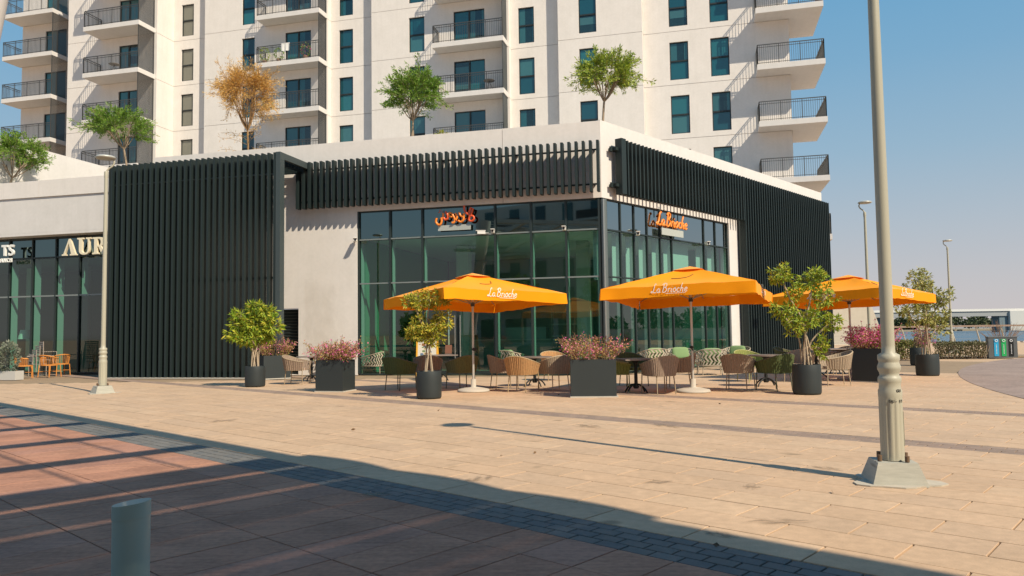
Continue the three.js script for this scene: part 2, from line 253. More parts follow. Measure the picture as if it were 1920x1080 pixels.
// ---------------------------------------------------------------- cafe building (local x along the front, z out of the front)
const cafe = thing('cafe_building', 'cream two storey cafe with green glass corner and dark vertical louvres', 'building', CO.x, 0, -CO.f, -T1);
const RT = Math.PI / 2 - T2 + T1;                                     // the side wall turns by this against the front
const onSide = (m) => { m.rotation.y = RT; return m; };               // part drawn in side-wall coordinates
const sidePt = (u, z) => [u * Math.cos(RT) + z * Math.sin(RT), -u * Math.sin(RT) + z * Math.cos(RT)];  // side coordinates -> cafe local (x, z)
{
  const GL = -8.36, H0 = 5.55, TOP = 8.0, END = 18.4;
  // walls
  const ws = rectShape(-16.53, 0, GL, H0); ws.holes.push(rectHole(-11.55, .02, -10.58, 2.3));
  part(cafe, 'front_wall', extr(ws, .4).translate(0, 0, -.4), stucco);
  part(cafe, 'parapet_wall', span(-16.53, -3.21, H0 + .003, TOP, -.35, 0), stucco);
  part(cafe, 'parapet_wall', span(-3.195, 0, H0 + .003, TOP, -.35, 0), stucco);
  onSide(part(cafe, 'parapet_wall', span(0, END, H0 + .003, TOP + .02, -.35, 0), stuccoWhite));
  onSide(part(cafe, 'side_wall', span(8.5, END, 0, H0, -.4, 0), stuccoWhite));
  onSide(part(cafe, 'louvre_backing', span(9.25, END - .03, 0.02, 7.3, .005, .05), darkPanel));
  { // soffit strip under the parapet, roof terrace, end wall
    const a = sidePt(END, 0), b = sidePt(END, -16);
    const s = new THREE.Shape(); [[-16.5, -.38], [-.2, -.38], [sidePt(END, -.38)[0], sidePt(END, -.38)[1]], [b[0], b[1]], [-16.5, -26]].forEach((p, i) => (i ? s.lineTo(p[0], -p[1]) : s.moveTo(p[0], -p[1])));
    part(cafe, 'roof', muv(new THREE.ExtrudeGeometry(s, { depth: .3, bevelEnabled: false }).rotateX(-Math.PI / 2).translate(0, 6.85, 0)), concrete);
    onSide(part(cafe, 'end_wall', span(END - .4, END - .01, 0, TOP, -14, -.41), stuccoWhite));
    part(cafe, 'end_wall', span(-16.53, -16.15, 5.6, TOP - .01, -9, -.36), stuccoWhite);
  }
  // weathered patch on the front wall
  { const am = texture(128, (u, v) => grey(Math.max(0, Math.min(.3, .13 * Math.min(1, (1 - u) * 4, u * 9, (1 - v) * 6, v * 30) + fbm(u * 5, v * 7, 4, 4) * .14))), false), g = new THREE.PlaneGeometry(1.35, 3.2).translate(-9.75, 1.7, .003); const m = part(cafe, 'wall_stain', g, M(.60, .545, .47, { rough: .95, alphaMap: am, transparent: true })); m.castShadow = false; }
  // service door behind the screen
  const sd = part(cafe, 'service_door', merge([span(-11.53, -10.6, .02, .1, -.3, -.22), span(-11.53, -10.6, 2.2, 2.28, -.3, -.22), span(-11.53, -11.45, .1, 2.2, -.3, -.22), span(-10.68, -10.6, .1, 2.2, -.3, -.22), span(-11.53, -10.6, .02, 2.28, -.36, -.34)]), mullionDark);
  for (let k = 0; k < 20; k++) part(sd, 'slat', box(.8, .07, .012).rotateX(.6).translate(-11.07, .16 + k * .105, -.27), mullionDark);
  part(sd, 'handle', span(-10.8, -10.7, 1.0, 1.04, -.24, -.2), steel);
  // glazed walls
  const rows = [[.06, 3.06], [3.1, 4.55], [4.6, 5.52]];
  const glaze = (us, turn, door) => {
    const put = (m) => (turn ? onSide(m) : m);
    for (let i = 0; i < us.length; i++) {
      put(part(cafe, 'mullion', span(us[i] - .03, us[i] + .03, .05, H0, turn ? -.13 : -.17, turn ? -.06 : -.02), mullionDark));
      put(part(cafe, 'inner_mullion', span(us[i] - .028, us[i] + .028, .05, H0, turn ? -.26 : -.42, turn ? -.135 : -.175), aluminium));
    }
    for (const y of [.03, 3.08, 4.575, 5.53]) for (let i = 0; i + 1 < us.length; i++) {
      put(part(cafe, 'transom', span(us[i] + .03, us[i + 1] - .03, y - .022, y + .022, -.16, -.05), !turn && y > 1 && y < 5 ? transomGrey : mullionDark));
    }
    for (let i = 0; i + 1 < us.length; i++) rows.forEach(([y0, y1], k) => {
      if (door === i && k === 0) return;
      const m = put(part(cafe, 'glass_pane', new THREE.PlaneGeometry(us[i + 1] - us[i] - .06, y1 - y0 - .02).translate((us[i] + us[i + 1]) / 2, (y0 + y1) / 2, 0), k === 2 ? (turn ? mirrorGlass : darkMirror) : turn ? sideGlass : cafeGlass));
      const e = (rnd() - .5) * .006; m.geometry.rotateX(0); m.geometry.translate(0, 0, -.1 + e);
    });
  };
  const fu = [-8.33, -7.18, -6.02, -3.5, -2.3, -1.16, -.1], su = [.1, 1.11, 1.9, 2.69, 3.52, 4.28, 6.61, 7.5, 8.47];
  glaze(fu, false, 2); glaze(su, true, -1);
  part(cafe, 'spandrel_panel', span(-8.3, -.4, 4.6, 5.5, -.62, -.58), darkPanel);
  onSide(part(cafe, 'spandrel_panel', span(.4, 8.45, 4.6, 5.5, -.62, -.58), darkPanel));
  // glass double door with tall handles, fixed light above
  for (const s of [-1, 1]) {
    const u0 = s < 0 ? -5.99 : -4.79, u1 = s < 0 ? -4.81 : -3.53;
    const d = part(cafe, 'door', merge([span(u0, u1, .06, .14, -.14, -.06), span(u0, u1, 2.94, 3.04, -.14, -.06), span(u0, u0 + .05, .14, 2.94, -.14, -.06), span(u1 - .05, u1, .14, 2.94, -.14, -.06)]), mullionDark);
    part(d, 'glass_pane', new THREE.PlaneGeometry(u1 - u0 - .1, 2.8).translate((u0 + u1) / 2, 1.54, -.1), cafeGlass);
    const hx = s < 0 ? -4.89 : -4.71;
    part(d, 'handle', merge([bar(V(hx, .5, 0), V(hx, 1.95, 0), .018, 8), bar(V(hx, .75, -.08), V(hx, .75, 0), .012), bar(V(hx, 1.7, -.08), V(hx, 1.7, 0), .012)]), steel);
  }
  part(cafe, 'corner_post', muv(new THREE.CylinderGeometry(.13, .13, 5.5, 6).translate(.02, 2.76, -.16)), M(.20, .22, .21, { rough: .35, metal: .6 }));
  part(cafe, 'corner_flashing', bar(V(.05, .05, .02), V(.05, 5.5, .02), .03, 6), steel);
  // rooms behind the glass
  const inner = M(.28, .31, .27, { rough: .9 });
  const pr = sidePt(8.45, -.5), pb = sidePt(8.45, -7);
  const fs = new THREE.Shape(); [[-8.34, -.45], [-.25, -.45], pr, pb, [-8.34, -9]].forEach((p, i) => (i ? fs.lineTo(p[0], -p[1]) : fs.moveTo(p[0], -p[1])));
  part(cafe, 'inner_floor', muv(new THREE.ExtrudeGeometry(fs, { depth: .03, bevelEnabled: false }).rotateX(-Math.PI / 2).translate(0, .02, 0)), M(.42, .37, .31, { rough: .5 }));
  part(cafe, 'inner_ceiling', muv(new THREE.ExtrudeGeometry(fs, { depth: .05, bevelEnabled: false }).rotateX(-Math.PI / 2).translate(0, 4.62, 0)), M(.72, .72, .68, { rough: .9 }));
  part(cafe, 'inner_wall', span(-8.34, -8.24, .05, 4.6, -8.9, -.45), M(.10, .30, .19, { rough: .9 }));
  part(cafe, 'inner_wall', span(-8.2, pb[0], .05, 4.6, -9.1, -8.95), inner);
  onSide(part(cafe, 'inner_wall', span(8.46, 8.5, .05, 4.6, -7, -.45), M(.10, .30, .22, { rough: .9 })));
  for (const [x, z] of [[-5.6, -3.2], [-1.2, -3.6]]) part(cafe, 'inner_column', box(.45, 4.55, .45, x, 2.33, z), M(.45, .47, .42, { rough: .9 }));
  // pale blinds hung behind the side glass
  for (let i = 0; i < 8; i++) onSide(part(cafe, 'blind', span(su[i] + .08, su[i + 1] - (i === 5 ? .5 : .16), 3.0, 4.58, -.5, -.48), M(.58, .60, .57, { rough: .9 })));
  // louvre fins
  const fg = box(.08, 1.6, .24), fs2 = box(.062, 1.76, .22), fl = box(.062, 7.38, .22);
  for (let k = 0; k < 47; k++) { const m = part(cafe, 'louvre_fin', fg, fin); m.position.set(-10.42 + k * .2255, 6.49, .29); m.rotation.y = (rnd() - .5) * .03; }
  part(cafe, 'louvre_rail', merge([span(-10.4, -.05, 5.93, 5.98, .14, .185), span(-10.4, -.05, 7.02, 7.07, .14, .185), ...Array.from({ length: 9 }, (_, i) => box(.05, .05, .14, -10.2 + i * 1.25, 7.045, .07)), ...Array.from({ length: 9 }, (_, i) => box(.05, .05, .14, -10.2 + i * 1.25, 5.955, .07))]), fin);
  const place = (m, u, y, z) => { const p = sidePt(u, z); m.position.set(p[0], y, p[1]); m.rotation.y = RT + (rnd() - .5) * .02; };
  for (let u = .95; u < 9.15; u += .2255) place(part(cafe, 'louvre_fin', fs2, fin), u, 6.57, .29);
  for (let u = 9.2; u < END; u += .2255) place(part(cafe, 'louvre_fin', fl, fin), u, 3.76, .29);
  onSide(part(cafe, 'louvre_end_box', span(.55, .8, 5.69, 7.47, .17, .42), fin));
  onSide(part(cafe, 'louvre_rail', merge([span(.3, END, 5.9, 6.05, .12, .17), span(.3, END, 7.05, 7.2, .12, .17), span(.4, .55, 7.08, 7.18, .02, .3), span(.4, .55, 5.92, 6.02, .02, .3)]), fin));
  // projecting screen of full-height fins with a slatted top
  const sf = box(.07, 7.22, .24), SL = -16.5, SR = -10.12;
  for (let k = 0; k < 29; k++) { const m = part(cafe, 'louvre_fin', sf, fin); m.position.set(SL + k * .2235, 3.65, 1.98); m.rotation.y = (rnd() - .5) * .04; }
  part(cafe, 'screen_rail', merge([span(SL, SR, 6.56, 6.61, 1.96, 2.0), span(SL, SR, .15, .22, 1.8, 1.86), span(SL, SR, 3.2, 3.26, 1.8, 1.86)]), M(.05, .06, .058, { rough: .5, metal: .2 }));
  part(cafe, 'screen_post', merge([span(-10.19, -10.03, 0, 7.27, 1.84, 2.1), span(-10.15, -10.03, 7.06, 7.27, .01, 1.84)]), M(.045, .06, .062, { rough: .5 }));
  for (let k = 0; k < 8; k++) part(cafe, 'roof_slat', span(SL - .05, -10.16, 6.96, 7.16, .16 + k * .2, .2 + k * .2), fin);
  part(cafe, 'screen_end_panel', span(SL - .12, SL - .06, 0, 7.26, .01, 2.1), darkPanel);
  part(cafe, 'dark_cladding', span(SL, -12.15, .02, 6.9, .01, .06), darkPanel);
  part(cafe, 'screen_plinth', span(SL, SR, .0, .035, 1.78, 2.14), concrete);
}
// counter and shelves seen through the glass
{
  const at = (x, z) => { const c = Math.cos(-T1), s = Math.sin(-T1); return [CO.x + x * c + z * s, -CO.f - x * s + z * c]; };
  const [cx, cz] = at(-4.4, -5.2);
  const c = thing('display_counter', 'long pale serving counter inside the cafe behind the glass doors', 'counter', cx, .05, cz, -T1);
  part(c, 'body', box(3.6, 1.0, .6, 0, .5, 0), M(.30, .34, .30, { rough: .6 })); part(c, 'top', box(3.7, .05, .7, 0, 1.03, 0), M(.5, .48, .42, { rough: .3 }));
  part(c, 'display_case', box(1.6, .45, .5, .7, 1.28, 0), M(.35, .40, .38, { rough: .2 }));
  const [sx, sz] = at(-1.9, -5.0);
  const s = thing('shelf_unit', 'tall open shelf unit standing inside the cafe behind the glass', 'shelf', sx, .05, sz, -T1);
  for (let k = 0; k < 5; k++) part(s, 'shelf', box(1.5, .04, .4, 0, .25 + k * .45, 0), M(.40, .38, .33)); for (const x of [-.75, .75]) part(s, 'side_panel', box(.04, 2.2, .4, x, 1.1, 0), M(.30, .29, .26));
  const [tx, tz] = at(-7.1, -2.4);
  const pl = thing('indoor_plant', 'bushy green plant in a pot inside the cafe window', 'plant', tx, .05, tz, 0);
  part(pl, 'pot', lathe([[0, 0], [.2, 0], [.26, .5], [.22, .5], [0, .45]]), M(.3, .25, .2)); const ll = []; for (let i = 0; i < 700; i++) { const d = dir(); ll.push({ p: V(0, 1.35, 0).addScaledVector(d, rr(.2, .6)).multiply(V(1, 1, 1)), d: d.clone().add(V(0, -.3, 0)).normalize() }); }
  part(pl, 'foliage', leafMesh(ll, .08, .2, [[.04, .12, .03], [.06, .16, .04]]), leafMat); part(pl, 'stem', bar(V(0, .4, 0), V(0, 1.3, 0), .03), bark);
}

// ---------------------------------------------------------------- neighbouring shop at the left
const shop = thing('shop_building', 'low cream shop front with recessed green glazing under a deep fascia', 'building', CO.x, 0, -CO.f, -T1);
{
  const L = -36, R = -16.66, Z = -.62;
  part(shop, 'upper_fascia', span(L, -21.78, 6.84, 7.48, -.3, 0), stucco); part(shop, 'upper_fascia', span(-21.765, R, 6.84, 7.48, -.3, 0), stucco);
  part(shop, 'lower_fascia', span(L, R, 5.46, 6.837, -.4, -.05), stuccoWhite);
  part(shop, 'soffit', span(L, R, 5.36, 5.457, -.75, -.051), stuccoWhite);
  part(shop, 'roof', span(L, R, 6.86, 7.0, -14, -.31), concrete);
  const us = []; for (let u = -32.3; u < R; u += 1.128) us.push(u);
  const o = frontHit(105, 555, Z)[0], i0 = us.reduce((a, b) => (Math.abs(b - o) < Math.abs(a - o) ? b : a)), sft = o - i0; for (let i = 0; i < us.length; i++) us[i] += sft;
  for (const u of us) { part(shop, 'mullion', span(u - .028, u + .028, .03, 5.35, Z - .06, Z + .06), mullionDark); part(shop, 'inner_mullion', span(u - .026, u + .026, .03, 5.35, Z - .36, Z - .065), aluminium); }
  for (let i = 0; i + 1 < us.length; i++) {
    for (const y of [.05, 3.04, 4.55, 5.3]) part(shop, 'transom', span(us[i] + .028, us[i + 1] - .028, y - .028, y + .028, Z - .05, Z + .05), y === 3.04 ? transomGrey : mullionDark);
    for (const [a, b] of [[.08, 3.01], [3.07, 4.52], [4.58, 5.27]]) part(shop, 'glass_pane', new THREE.PlaneGeometry(us[i + 1] - us[i] - .06, b - a).translate((us[i] + us[i + 1]) / 2, (a + b) / 2, Z + (rnd() - .5) * .006), a > 4 ? darkMirror : cafeGlass);
  }
  part(shop, 'spandrel_panel', span(L, R, 4.58, 5.33, Z - .5, Z - .46), darkPanel);
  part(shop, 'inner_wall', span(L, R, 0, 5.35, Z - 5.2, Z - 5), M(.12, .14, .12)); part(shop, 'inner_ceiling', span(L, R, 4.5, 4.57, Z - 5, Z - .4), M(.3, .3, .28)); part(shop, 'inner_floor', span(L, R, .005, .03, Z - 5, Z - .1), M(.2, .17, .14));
  part(shop, 'end_wall', span(R - .02, R + .02, 0, 6.8, -6, -.42), stuccoWhite);
  for (const x of [-22.6, -25.4]) part(shop, 'inner_column', box(.3, 4.4, .3, x, 2.25, Z - 2.6), M(.5, .5, .45));
  // raised terrace parapet running back from the front
  const hgt = 9.45, a = ground(60, 275, hgt), b = ground(197, 313, hgt), lx = (p) => (p.x - CO.x) * Math.cos(T1) - (-p.z - CO.f) * Math.sin(T1), lz = (p) => -(p.x - CO.x) * Math.sin(T1) - (-p.z - CO.f) * Math.cos(T1);
  const ua = (lx(a) + lx(b)) / 2; part(shop, 'terrace_parapet', span(ua - .3, ua, 7.02, hgt, lz(b) - 3, -.35), stuccoWhite);
}

// ---------------------------------------------------------------- apartment tower
const tower = thing('apartment_tower', 'white apartment tower with teal windows and railed balconies behind the cafe', 'building', 0, 0, -47.5, -T1);
{
  const FL = 3.275, L0 = 9.8, K0 = -1, K1 = 6;
  const lev = (k) => L0 + k * FL;
  const P = [0, .55, 1.75];
  const tu = (px, py, p) => towerHit(px, py, p)[0];
  const mk = (x0, x1, y, p, kind = 'w') => ({ u0: tu(x0, y, p), u1: tu(x1, y, p), kind });
  const sections = [
    { u0: -32.4, u1: -24.85, p: 1.75, o: [mk(223, 258, 105, 1.75, 'd')] },
    { u0: -24.85, u1: -21.9, p: 0, o: [mk(340, 362.5, 120, 0, 'g')] },
    { u0: -21.9, u1: -12.4, p: .55, o: [mk(453.5, 477.5, 100, .55), mk(535, 583, 90, .55, 'd')] },
    { u0: -12.4, u1: -9.2, p: 0, o: [mk(636, 662, 150, 0)] },
    { u0: -9.2, u1: .16, p: .55, o: [mk(767, 796, 100, .55), mk(851, 909, 100, .55, 'd')] },
    { u0: .16, u1: 3.3, p: 0, o: [mk(972.5, 1002, 100, 0)] },
    { u0: 3.3, u1: 8.45, p: .55, o: [mk(1086, 1119, 100, .55)] },
    { u0: 8.45, u1: 16.8, p: 0, o: [mk(1256, 1291, 120, 0), mk(1333, 1368, 120, 0)] },
  ];
  part(tower, 'core', span(-32.2, 16.6, 4, lev(K1) + .3, -16, -.32), M(.06, .06, .06)); part(tower, 'core', span(-32.3, -24.95, 4, lev(K1) + .3, -16.2, 1.4), M(.06, .06, .06));
  part(tower, 'side_wall', span(16.62, 16.8, 4, lev(K1) + .3, -16, -.31), stuccoWhite);
  part(tower, 'roof', span(-32.4, 16.8, lev(K1) + .3, lev(K1) + .5, -16, 1.7), concrete);
  const paneCache = new Map();
  const frames = new Map();
  const windowAt = (s, o, k) => {
    const w = o.u1 - o.u0, h = o.kind === 'd' ? 2.35 : 2.31, key = o.kind + w.toFixed(2);
    if (!frames.has(key)) {
      const t = .055, l = [span(0, w, 0, t, -.06, .02), span(0, w, h - t, h, -.06, .02), span(0, t, t, h - t, -.06, .02), span(w - t, w, t, h - t, -.06, .02)];
      if (o.kind === 'd') l.push(span(w / 2 - .05, w / 2 + .05, t, h - t, -.05, .03)); else l.push(span(t, w - t, h * .5 - .045, h * .5 + .045, -.05, .03));
      frames.set(key, merge(l));
      paneCache.set(key, o.kind === 'd' ? [span(t, w / 2 - .05, t, h - t, -.05, -.03), span(w / 2 + .05, w - t, t, h - t, -.05, -.02)] : [span(t, w - t, t, h * .5 - .045, -.05, -.03), span(t, w - t, h * .5 + .045, h - t, -.05, -.02)]);
    }
    const f = part(tower, o.kind === 'd' ? 'balcony_door' : 'window', frames.get(key), windowFrame); f.position.set(o.u0, lev(k), s.p - .1);
    paneCache.get(key).forEach((g) => part(f, 'pane', g, o.kind === 'g' ? greyGlass : towerGlass[Math.floor(rnd() * 7)]));
  };
  for (const s of sections) for (let k = K0; k < K1; k++) {
    const y0 = lev(k) - .31 + .012, y1 = lev(k + 1) - .31 - .012, shp = rectShape(s.u0 + .003, y0, s.u1 - .003, y1);
    for (const o of s.o) shp.holes.push(rectHole(o.u0, lev(k), o.u1, lev(k) + (o.kind === 'd' ? 2.35 : 2.31)));
    part(tower, 'wall_panel', extr(shp, s.p + .3).translate(0, 0, -.3), stucco);
    for (const o of s.o) if (k >= -1) windowAt(s, o, k);
  }
  // balconies: slab, railing, screen
  const railing = (runs, h = 1.12) => { const l = []; for (const [ax, az, bx, bz] of runs) { const n = Math.max(2, Math.round(Math.hypot(bx - ax, bz - az) / .115)), A = V(ax, 0, az), B = V(bx, 0, bz), d = B.clone().sub(A), len = d.length(), ang = Math.atan2(-d.z, d.x), m = A.clone().add(B).multiplyScalar(.5);
      for (const [y, t] of [[h, .045], [h - .14, .022], [.08, .022]]) l.push(box(len, t, .04).rotateY(ang).translate(m.x, y, m.z));
      for (let i = 0; i <= n; i++) { const p = A.clone().lerp(B, i / n), big = i % 10 === 0 || i === n; l.push(box(big ? .04 : .016, h - .04, big ? .04 : .016).translate(p.x, (h - .04) / 2, p.z)); } } return merge(l); };
  const screen = (u, z0, z1, solid) => { const l = [span(u - .03, u, .02, FL - .32, z0, z0 + .04), span(u - .03, u, .02, FL - .32, z1 - .04, z1)]; if (solid) l.push(span(u - .02, u, .02, FL - .32, z0 + .04, z1 - .04)); else for (let z = z0 + .07; z < z1 - .05; z += .05) l.push(span(u - .02, u - .008, .02, FL - .32, z, z + .02)); return merge(l); };
  const panelGrey = M(.035, .045, .05, { rough: .5 }), screenGrey = M(.04, .042, .042, { rough: .6 });
  const stack = (name, u0, u1, pw, pf, ks, sc, dy = 0, runs, side) => {
    const slabG = side ? merge([span(u0, u1, -.31, 0, pw, pf), span(16.82, u1, -.31, 0, -3.2, pw)]) : span(u0, u1, -.31, 0, pw, pf), rg = railing(runs || [[u0 + .04, pw + .03, u0 + .04, pf - .05], [u0 + .04, pf - .05, u1 - .06, pf - .05]]), sg = sc ? screen(u1 - .05, pw + .02, pf - .03, sc === 2) : null;
    for (const k of ks) { const b = part(tower, 'balcony', slabG, k === 99 ? stucco : soffitPaint); b.material = stuccoWhite; b.position.y = lev(k) + dy; part(b, 'railing', rg, railPaint); if (sg) part(b, 'side_screen', sg, sc === 2 ? panelGrey : screenGrey); }
  };
  stack('B', -29.55, -25.0, 1.752, 3.35, [0, 1, 2, 3, 4, 5], 1);
  stack('C', -17.1, -12.42, .552, 1.65, [0, 1, 2, 3, 4, 5], 1);
  stack('D', -4.55, .08, .552, 1.65, [0, 1, 2, 3, 4, 5], 2);
  stack('E', 14.9, 18.52, .003, 1.35, [-1, 0, 1, 2, 3, 4, 5], 0, 0, [[14.94, .05, 14.94, 1.3], [14.94, 1.3, 18.47, 1.3], [18.47, 1.3, 18.47, -3.1]], true);
}
// rear wing of the tower at the far left
const wing = thing('apartment_wing', 'set back white apartment wing with screened balconies at the tower end', 'building', 0, 0, -47.5, -T1);
{
  const FL = 3.275, L0 = 9.8, lev = (k) => L0 + k * FL, pf = .45, pw = -1.15;
  const uc = towerHit(97, 98, pf)[0], ul = towerHit(4, 112, pf)[0], wl = towerHit(41, 133, pw)[0];
  part(wing, 'core', span(wl + .1, uc + 2.6, 4, lev(6), -14, pw - .32), M(.06, .06, .06));
  for (let k = -1; k < 6; k++) {
    const y0 = lev(k) - .3, d0 = towerHit(84, 140, pw)[0], d1 = uc - .1, s = rectShape(wl, y0, uc + 2.7, lev(k + 1) - .325); s.holes.push(rectHole(d0, lev(k), d0 + 2.0, lev(k) + 2.35));
    part(wing, 'wall_panel', extr(s, .3).translate(0, 0, pw - .3), stucco);
    const f = part(wing, 'balcony_door', merge([span(d0, d0 + 2, lev(k), lev(k) + .06, pw - .15, pw - .08), span(d0, d0 + 2, lev(k) + 2.29, lev(k) + 2.35, pw - .15, pw - .08), span(d0, d0 + .06, lev(k) + .06, lev(k) + 2.29, pw - .15, pw - .08), span(d0 + .95, d0 + 1.05, lev(k) + .06, lev(k) + 2.29, pw - .15, pw - .08)]), windowFrame);
    part(f, 'pane', span(d0 + .06, d0 + .95, lev(k) + .06, lev(k) + 2.29, pw - .14, pw - .12), towerGlass[k & 1]); part(f, 'pane', span(d0 + 1.05, d0 + 2, lev(k) + .06, lev(k) + 2.29, pw - .14, pw - .12), towerGlass[2]);
    const b = part(wing, 'balcony', span(ul, uc, lev(k) - .31, lev(k), pw + .002, pf), stuccoWhite), l = [], h = 1.12, y = lev(k);
    for (const [t, yy] of [[.045, h], [.022, h - .14], [.022, .08]]) { l.push(span(ul, uc - .05, y + yy - t / 2, y + yy + t / 2, pf - .07, pf - .03)); l.push(span(ul + .02, ul + .06, y + yy - t / 2, y + yy + t / 2, pw, pf - .08)); }
    for (let i = 0; i < 40; i++) { const x = ul + .03 + (uc - ul - .1) * i / 39, t = i % 10 ? .008 : .02; l.push(span(x - t, x + t, y, y + h, pf - .055 - t, pf - .055 + t)); } for (let i = 0; i < 12; i++) { const z = pw + .1 + i * .12; l.push(span(ul + .03, ul + .046, y, y + h, z, z + .016)); }
    part(b, 'railing', merge(l), railPaint);
    const sl = [span(uc - .04, uc - .01, y + .02, y + FL - .32, pf - .06, pf - .02)]; for (let z = pw + .05; z < pf - .08; z += .05) sl.push(span(uc - .03, uc - .018, y + .02, y + FL - .32, z, z + .02)); part(b, 'side_screen', merge(sl), railPaint);
  }
}

// ---------------------------------------------------------------- signs and cameras on the walls
const signAt = (u, y, z, side) => { const c = Math.cos(-T1), s = Math.sin(-T1); const [x, zz] = side ? sidePt(u, z) : [u, z]; return [CO.x + x * c + zz * s, y, -CO.f - x * s + zz * c, side ? -T1 + RT : -T1]; };
{
  const orange = PM(.93, .27, .03, { rough: .35, clearcoat: .3 }), red = PM(.72, .10, .025, { rough: .35, clearcoat: .3 });
  // script sign on the side
  let [x, y, z, t] = signAt(3.05, 4.98, .1, true);
  const st = scriptStrokes('La Brioche'), k = 2.0 / st.width;
  const sg = thing('cafe_sign', 'orange script letter sign reading La Brioche on the side glass', 'sign', x, y, z, t);
  for (const L of st.letters) part(sg, 'letter', merge(L.map((s) => tube(s.map(([a, b]) => V(a * k, b * k * 1.02, 0)), .036, 6, s.length * 4))), orange);
  part(sg, 'plaque', span(.3, 1.75, -.32, -.08, -.03, 0), M(.42, .44, .40, { rough: .4 }), 'pale plaque under the script letters');
  part(sg, 'bracket', merge([bar(V(.3, .3, -.1), V(.3, .65, -.1), .02), bar(V(1.3, .2, -.1), V(1.3, .6, -.1), .02), bar(V(1.9, .2, -.1), V(1.9, .6, -.1), .02)]), mullionDark);
  // Arabic script sign on the front, strokes traced in units of the photograph's crop
  const A = [[[1190, 215], [1145, 300], [1150, 380], [1235, 400], [1260, 455], [1200, 505], [1130, 480], [1160, 390], [1215, 300], [1235, 235]], [[1015, 165], [1015, 240], [1060, 320], [1130, 365]], [[880, 305], [930, 380], [990, 400], [1010, 330]], [[1000, 400], [990, 470], [930, 510], [860, 480]], [[800, 320], [830, 400], [800, 470]], [[720, 400], [640, 370], [625, 320], [680, 310], [740, 380], [770, 450], [755, 510], [700, 520]], [[540, 275], [590, 350], [585, 430], [520, 440], [480, 370]], [[480, 300], [470, 400], [430, 440]], [[430, 400], [440, 470], [400, 545], [340, 540], [290, 480], [310, 400]], [[400, 230], [405, 240]], [[440, 265], [445, 272]], [[375, 275], [380, 282]], [[1040, 455], [1046, 460]], [[830, 470], [822, 482]]];
  [x, y, z, t] = signAt(-5.5, 4.72, .03, false);
  const ar = thing('cafe_sign', 'red and orange Arabic script letter sign on the front glass', 'sign', x, y, z, t);
  for (const s of A) part(ar, 'letter', tube(s.map(([a, b]) => V((a - 280) / 1000 * 1.36, (560 - b) / 400 * .62 + .2, .05 + (b % 3) * .004)), .038, 6, s.length * 4), s.length === 2 ? red : (s[0][1] > 290 ? orange : red));
  part(ar, 'plaque', span(.07, 1.2, .02, .2, -.01, .01), M(.40, .43, .40, { rough: .4 }), 'pale plaque under the Arabic letters');
  // shop lettering
  const loader = new FontLoader(), serif = await loader.loadAsync('fonts/droid/droid_serif_bold.typeface.json'), sans = await loader.loadAsync('fonts/droid/droid_sans_bold.typeface.json');
  const txt = (s, font, size, depth) => { const g = new TextGeometry(s, { font, size, depth, curveSegments: 4, bevelEnabled: true, bevelSize: .006, bevelThickness: .006, bevelSegments: 1 }); g.computeBoundingBox(); return g; };
  const gold = M(.84, .74, .54, { rough: .35, metal: .1 }), white = M(.80, .80, .76, { rough: .4 });
  const a0 = frontHit(119, 480, -.22), a1 = frontHit(146, 480, -.22), hh = frontHit(119, 449, -.22)[1] - a0[1];
  [x, y, z, t] = signAt(a0[0], a0[1], -.22, false);
  const au = thing('shop_sign', 'gold serif letter sign reading AUR beside the lamp post', 'sign', x, y, z, t);
  { const w = .62, s = new THREE.Shape(); // the A has no crossbar
    [[.0, 0], [.2, 0], [.2, .05], [.14, .06], [.3, hh * .78], [.43, .06], [.37, .05], [.37, 0], [.68, 0], [.68, .05], [.62, .06], [.38, hh], [.31, hh], [.07, .06], [0, .05]].forEach((p, i) => (i ? s.lineTo(...p) : s.moveTo(...p)));
    part(au, 'letter', extr(s, .08), gold);
    let ux = .70; for (const ch of 'URO') { const g = txt(ch, serif, hh * 1.0, .08), b = g.boundingBox; part(au, 'letter', muv(g.translate(ux - b.min.x, -b.min.y, 0)), gold); ux += b.max.x - b.min.x + .05; } }
  const b0 = frontHit(0, 491, -.22), b1 = frontHit(28, 491, -.22), bh = frontHit(10, 461, -.22)[1] - frontHit(10, 481, -.22)[1];
  [x, y, z, t] = signAt(b1[0], b1[1], -.22, false);
  const ts = thing('shop_sign', 'white sans serif letter sign ending in TS on the shop glazing', 'sign', x, y, z, t);
  { const g = txt('TS', sans, bh, .07), b = g.boundingBox; part(ts, 'letter', muv(g.translate(-b.max.x, .25, 0)), white); const g2 = txt('RANCH', sans, .15, .03), c = g2.boundingBox; part(ts, 'small_lettering', muv(g2.translate(-c.max.x - .12, 0, 0)), white); }
  // security cameras
  const cam = (u, y, zz, side, turn, label) => { const [x, yy, z, t] = signAt(u, y, zz, side), c = thing('security_camera', label, 'camera', x, yy, z, t + turn, 'security cameras along the glazing');
    part(c, 'body', merge([box(.11, .1, .26, 0, 0, .2), box(.13, .02, .32, 0, .06, .22)]), M(.72, .70, .66, { rough: .4 })); part(c, 'lens', new THREE.CylinderGeometry(.038, .038, .02, 12).rotateX(Math.PI / 2).translate(0, 0, .335), M(.02, .02, .02, { rough: .1 })); part(c, 'bracket', bar(V(0, -.02, -.04), V(0, -.02, .12), .02), M(.4, .4, .4)); };
  cam(-8.44, 4.55, .02, false, .5, 'white security camera on the cream wall beside the glazing'); cam(-3.75, 4.62, -.02, false, -1.2, 'security camera pointing sideways on the front transom'); cam(-3.55, 4.62, -.02, false, .2, 'security camera facing out on the front transom beside another'); cam(-1.2, 4.6, -.02, false, .1, 'security camera alone on the front transom near the corner');
